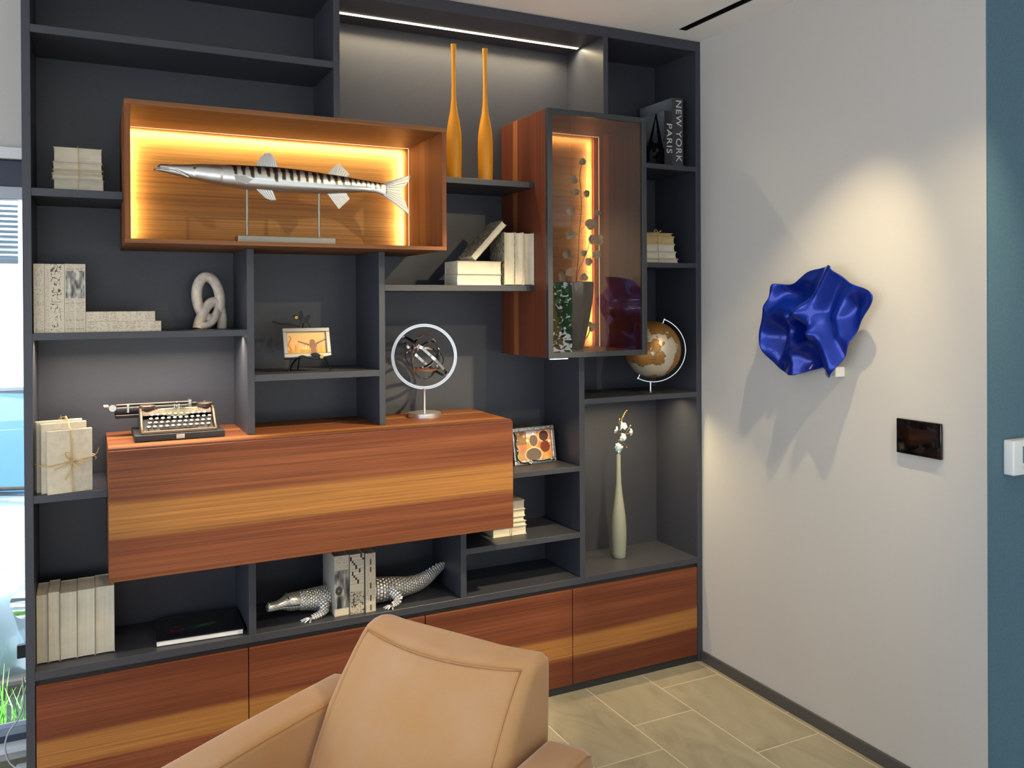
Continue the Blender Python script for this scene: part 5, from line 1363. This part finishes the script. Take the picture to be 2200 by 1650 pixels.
# ------------------------------------------------------------------ armchair
ac = thing('armchair', 'tan nubuck leather armchair turned towards the left', 'armchair', (0.66, -1.222, 0), (0, 0, math.atan2(-0.857, 0.515)))
def rrect(x0, x1, y0, y1, z, r, n=6, bulge=0.0):
    pts = []
    for cx, cy, a0 in ((x1 - r, y1 - r, 0), (x0 + r, y1 - r, PI / 2), (x0 + r, y0 + r, PI), (x1 - r, y0 + r, 1.5 * PI)):
        for k in range(n + 1):
            a = a0 + PI / 2 * k / n
            pts.append([cx + r * math.cos(a), cy + r * math.sin(a)])
    out = []
    m_ = len(pts)
    for i, (x, y) in enumerate(pts):
        out.append((x, y)); 
        nx, ny = pts[(i + 1) % m_]
        if i % (n + 1) == n:
            for k in range(1, 12): out.append((x + (nx - x) * k / 12, y + (ny - y) * k / 12))
    xm, hw = (x0 + x1) / 2, (x1 - x0) / 2
    res = []
    for x, y in out:
        if y < (y0 + y1) / 2: y -= bulge * max(0.0, 1 - ((x - xm) / hw) ** 2)
        res.append(Vector((x, y, z)))
    return res
def dip(rings, amount):
    for ring in rings:
        for v in ring: v.z -= amount * max(0.0, 1 - (v.x / 0.26) ** 2)
    return rings
lev = [(0.26, 0.06, 0.345), (0.40, 0.105, 0.362), (0.50, 0.145, 0.376), (0.60, 0.195, 0.390), (0.66, 0.238, 0.399), (0.705, 0.275, 0.405), (0.735, 0.303, 0.409), (0.750, 0.320, 0.408)]
rings = []
for z, ya, yb in lev:
    w_ = 0.268 - 0.016 * max(0, (z - 0.5) / 0.25); rings.append(rrect(-w_, w_, ya, yb, z, 0.028 if z > 0.5 else 0.035, bulge=0.045))
rings.append(rrect(-0.244, 0.244, 0.333, 0.402, 0.7605, 0.026, bulge=0.036)); rings.append(rrect(-0.232, 0.232, 0.348, 0.390, 0.7645, 0.018, bulge=0.03))
dip(rings[-3:], 0.012)
bm = BM(); loft(bm, rings); obj('backrest', bm, M['suede'], ac, 80)
# piping on the front edge of the backrest
def seam_pt(lv, x):
    z, ya, yb = lv; w_ = 0.268 - 0.016 * max(0, (z - 0.5) / 0.25)
    return Vector((x, ya - 0.045 * max(0.0, 1 - (x / w_) ** 2) - 0.0005, z))
bm = BM()
pts = [seam_pt(lev[-1], -0.226 + 0.452 * k / 30) - Vector((0, 0, 0.010 * max(0.0, 1 - ((-0.226 + 0.452 * k / 30) / 0.26) ** 2) - 0.001)) for k in range(31)]
pr_ = [seam_pt(lv, 0.226 + 0.018 * (0.75 - lv[0]) / 0.5) for lv in reversed(lev[:-1])]
pl_ = [seam_pt(lv, -0.226 - 0.018 * (0.75 - lv[0]) / 0.5) for lv in lev[:-1]]
tube(bm, pl_ + pts + pr_, 0.0026, 6); obj('piping', bm, M['stitch'], ac, 60)
for sx_ in (-1, 1):
    x0, x1 = (-0.375, -0.262) if sx_ < 0 else (0.272, 0.385)
    bm = BM(); rings = []
    for y, zt in ((-0.40, 0.575), (-0.395, 0.583), (-0.2, 0.592), (0.0, 0.598), (0.2, 0.60), (0.33, 0.60), (0.355, 0.59), (0.362, 0.575)):
        endk = 0.0 if -0.39 < y < 0.34 else 0.012
        sec = []
        a, b = x0 + endk * 0.5, x1 - endk * 0.5
        for cx, cz, a0 in ((b - 0.022, zt - 0.022, 0), (a + 0.022, zt - 0.022, PI / 2)):
            for k in range(6):
                an = a0 + PI / 2 * k / 5; sec.append(Vector((cx + 0.022 * math.cos(an), y, cz + 0.022 * math.sin(an))))
        sec += [Vector((a, y, 0.10)), Vector((b, y, 0.10))]
        rings.append(sec)
    loft(bm, rings); o = obj('armrest', bm, M['suede'], ac, 50)
    bm = BM()
    xi = x1 - 0.004 if sx_ < 0 else x1 - 0.004
    tube(bm, [(xi, -0.39, 0.573), (xi, -0.2, 0.583), (xi, 0.0, 0.589), (xi, 0.2, 0.591), (xi, 0.33, 0.590), (xi - 0.003, 0.352, 0.58)], 0.0024, 6); obj('piping', bm, M['stitch'], o, 60)
bm = BM(); rings = []
for z, g in ((0.24, 0.02), (0.25, 0.004), (0.36, 0.0), (0.40, 0.004), (0.415, 0.02), (0.42, 0.05)): rings.append(rrect(-0.258 + g, 0.268 - g, -0.415 + g, 0.10 - g, z, 0.04))
loft(bm, rings); obj('seat_cushion', bm, M['suede'], ac, 60)
bm = BM(); box(bm, -0.261, 0.271, -0.37, 0.33, 0.12, 0.245, bev=0.01, seg=2); obj('seat_base', bm, M['suede'], ac, 40)
for lx_, ly_ in ((-0.31, -0.33), (0.31, -0.33), (-0.31, 0.29), (0.31, 0.29)):
    bm = BM(); lathe(bm, [(0.012, 0.0), (0.018, 0.10)], 16, (lx_, ly_, 0)); obj('leg', bm, M['iron'], ac, 40)

# ------------------------------------------------------------------ cord by the window
t = thing('power_cord', 'thin grey cord with plug hanging beside the window', 'cord', (-0.03, 0.36, 0.0))
bm = BM(); tube(bm, spline([(0.005, 0.04, 0.30), (0.008, 0.03, 0.22), (-0.005, 0.02, 0.17), (-0.035, 0.01, 0.13), (-0.045, 0.0, 0.09), (-0.035, 0.0, 0.04), (-0.02, -0.005, 0.02), (-0.008, -0.01, 0.012)], 6), 0.0028, 7); obj('cable', bm, M['plastic_grey'], t, 60)
bm = BM(); box(bm, -0.012, 0.022, -0.025, 0.0, 0.0, 0.024, bev=0.004, seg=2); obj('plug', bm, M['plastic_grey'], t)

# ------------------------------------------------------------------ outside
GZ = -0.42
M['asphalt'] = simple('pale_asphalt', (0.42, 0.43, 0.44), 0.9, noise=0.1, nscale=20)
bm = BM(); box(bm, -40, 40, YB + 0.16, 60, GZ - 0.1, GZ); box(bm, -40, XL - 0.15, -40, YB + 0.16, GZ - 0.1, GZ); box(bm, XL - 0.15, 40, -60, YF - 0.15, GZ - 0.1, GZ)
struct('ground', bm, M['asphalt'], label='pale paved ground outside')
M['car_paint'] = simple('silver_blue_car_paint', (0.17, 0.24, 0.29), 0.25, metal=0.4, **{'Coat Weight': 1.0})
M['car_glass'] = simple('blue_car_glass', (0.01, 0.07, 0.15), 0.05, spec=0.8)
M['tyre'] = simple('tyre_rubber', (0.015, 0.015, 0.016), 0.7)
car = thing('car', 'silver car parked outside the left window', 'car', (-0.78, 1.50, GZ))
# sections along the length (local y from the nose backwards): y, half width, floor z, belt z
secs = [(0.0, 0.62, 0.28, 0.62), (0.06, 0.74, 0.20, 0.70), (0.25, 0.84, 0.18, 0.76), (0.8, 0.88, 0.17, 0.86), (1.15, 0.89, 0.17, 0.92), (2.0, 0.90, 0.17, 0.94), (3.2, 0.90, 0.17, 0.96), (4.0, 0.87, 0.2, 0.96), (4.3, 0.80, 0.26, 0.90), (4.38, 0.7, 0.34, 0.8)]
bm = BM(); rings = []
for y, w_, za, zb_ in secs:
    rings.append([Vector((x * w_, y, z)) for x, z in ((-0.92, za), (-1, za + 0.10), (-1.0, (za + zb_) / 2), (-0.95, zb_ - 0.06), (-0.85, zb_ - 0.01), (-0.4, zb_ + 0.015), (0.4, zb_ + 0.015), (0.85, zb_ - 0.01), (0.95, zb_ - 0.06), (1.0, (za + zb_) / 2), (1, za + 0.10), (0.92, za))])
loft(bm, rings); obj('body', bm, M['car_paint'], car, 50)
bm = BM(); rings = []
for y, w_, z in ((1.12, 0.76, 0.92), (1.95, 0.62, 1.40), (2.5, 0.62, 1.46), (3.3, 0.60, 1.42), (4.05, 0.70, 0.97)):
    rings.append([Vector((-w_, y, z)), Vector((-w_ * 0.6, y, z + 0.02)), Vector((w_ * 0.6, y, z + 0.02)), Vector((w_, y, z)), Vector((0.8, y + 0.0, 0.90)), Vector((-0.8, y, 0.90))])
loft(bm, rings); obj('cabin_glass', bm, M['car_glass'], car, 30)
bm = BM(); loft(bm, [[Vector((-0.6, y, z)), Vector((0.6, y, z)), Vector((0.6, y, z + 0.02)), Vector((-0.6, y, z + 0.02))] for y, z in ((1.98, 1.43), (2.5, 1.487), (3.25, 1.45))]); obj('roof', bm, M['car_paint'], car, 30)
for x in (-0.62, 0.62):
    bm = BM(); bmesh.ops.create_uvsphere(bm, u_segments=24, v_segments=12, radius=1.0, matrix=Matrix.Translation((x, 0.10, 0.60)) @ Matrix.Rotation(-0.35 if x > 0 else 0.35, 4, 'Z') @ Matrix.Diagonal((0.20, 0.06, 0.075, 1))); obj('headlight', bm, M['chrome'], car, 60)
bm = BM(); box(bm, -0.42, 0.42, -0.012, 0.05, 0.46, 0.60, bev=0.01); obj('grille', bm, M['tyre'], car)
bm = BM(); box(bm, -0.72, 0.72, -0.03, 0.10, 0.22, 0.30, bev=0.02, seg=2); obj('bumper_lip', bm, M['tyre'], car)
bm = BM(); tube(bm, [(0.5, 1.05, 0.955), (-0.1, 1.16, 0.965)], 0.012, 8); tube(bm, [(0.75, 1.08, 0.945), (0.3, 1.14, 0.965)], 0.012, 8); obj('wiper', bm, M['tyre'], car)
for x in (-0.82, 0.82):
    for y in (0.85, 3.5):
        bm = BM(); lathe(bm, [(0.0, -0.09), (0.2, -0.09), (0.29, -0.10), (0.315, -0.07), (0.315, 0.07), (0.29, 0.10), (0.2, 0.09), (0.0, 0.09)], 32, cap=False, M=Matrix.Translation((x, y, 0.315)) @ Matrix.Rotation(PI / 2, 4, 'Y')); obj('wheel', bm, M['tyre'], car, 40)
    bm = BM(); box(bm, x * 1.12 - 0.09, x * 1.12 + 0.09, 1.45, 1.55, 0.97, 1.10, bev=0.03, seg=2); obj('mirror', bm, M['car_paint'], car)
# planting strip under the window
def leafy_mat(name, c): return simple(name, c, 0.5, noise=0.35, nscale=30)
M['grass'] = leafy_mat('bright_green_blades', (0.09, 0.30, 0.035))
r2 = random.Random(5)
vs, fs = [], []
for k in range(900):
    x = r2.uniform(-2.0, 0.15); y = r2.uniform(YB + 0.42, YB + 0.85); h_ = r2.uniform(0.35, 0.62); a = r2.uniform(0, 2 * PI); ln = r2.uniform(0.05, 0.2); w_ = r2.uniform(0.006, 0.012)
    dx, dy = math.cos(a), math.sin(a); i0 = len(vs)
    for u in (0, 0.4, 0.75, 1.0):
        px_, py_, pz_ = x + dx * ln * u * u, y + dy * ln * u * u, GZ + h_ * (u - 0.25 * u * u * u)
        ww = w_ * (1 - u * 0.95)
        vs += [(px_ - dy * ww, py_ + dx * ww, pz_), (px_ + dy * ww, py_ - dx * ww, pz_)]
    for q in range(3): fs.append((i0 + 2 * q, i0 + 2 * q + 1, i0 + 2 * q + 3, i0 + 2 * q + 2))
me = bpy.data.meshes.new('tall_grass'); me.from_pydata(vs, [], fs); me.materials.append(M['grass'])
o = bpy.data.objects.new('tall_grass', me); col.objects.link(o); tag(o, 'green grass blades outside under the left window', 'grass', kind='stuff')
# trees behind the camera, seen mirrored in the glass door
M['tree_leaf'] = leafy_mat('tree_leaf_green', (0.07, 0.20, 0.06)); M['bark'] = simple('grey_bark', (0.12, 0.09, 0.07), 0.9, noise=0.3, nscale=15)
for q, (tx, ty, lab) in enumerate(((6.6, -12.2, 'leafy green tree outside the rear window'), (10.4, -13.6, 'farther leafy green tree outside the rear window'), (2.6, -13.0, 'leafy green tree outside the rear window towards the left'))):
    t = thing('tree', lab, 'tree', (tx, ty, GZ), group='trees outside the rear window')
    bm = BM(); tube(bm, spline([(0, 0, 0), (0.05, 0, 1.2), (-0.04, 0.03, 2.4), (0.02, 0, 3.6)], 5), [0.16 - 0.006 * k for k in range(16)], 10); obj('trunk', bm, M['bark'], t, 60)
    vs, fs = [], []
    for k in range(2600):
        a = r2.uniform(0, 2 * PI); b_ = math.acos(r2.uniform(-1, 1)); rr = r2.uniform(0.6, 1.0)
        c = Vector((1.7 * rr * math.sin(b_) * math.cos(a), 1.4 * rr * math.sin(b_) * math.sin(a), 2.6 + 2.1 * rr * math.cos(b_)))
        e1 = Vector((r2.gauss(0, 1), r2.gauss(0, 1), r2.gauss(0, 1))).normalized(); e2 = e1.orthogonal().normalized()
        s = r2.uniform(0.06, 0.13); i0 = len(vs)
        vs += [tuple(c - e1 * s), tuple(c + e2 * s * 0.5), tuple(c + e1 * s), tuple(c - e2 * s * 0.5)]; fs.append((i0, i0 + 1, i0 + 2, i0 + 3))
    me = bpy.data.meshes.new('foliage'); me.from_pydata(vs, [], fs); me.materials.append(M['tree_leaf'])
    o = bpy.data.objects.new('foliage', me); col.objects.link(o); o.parent = t; o['kind'] = 'stuff'
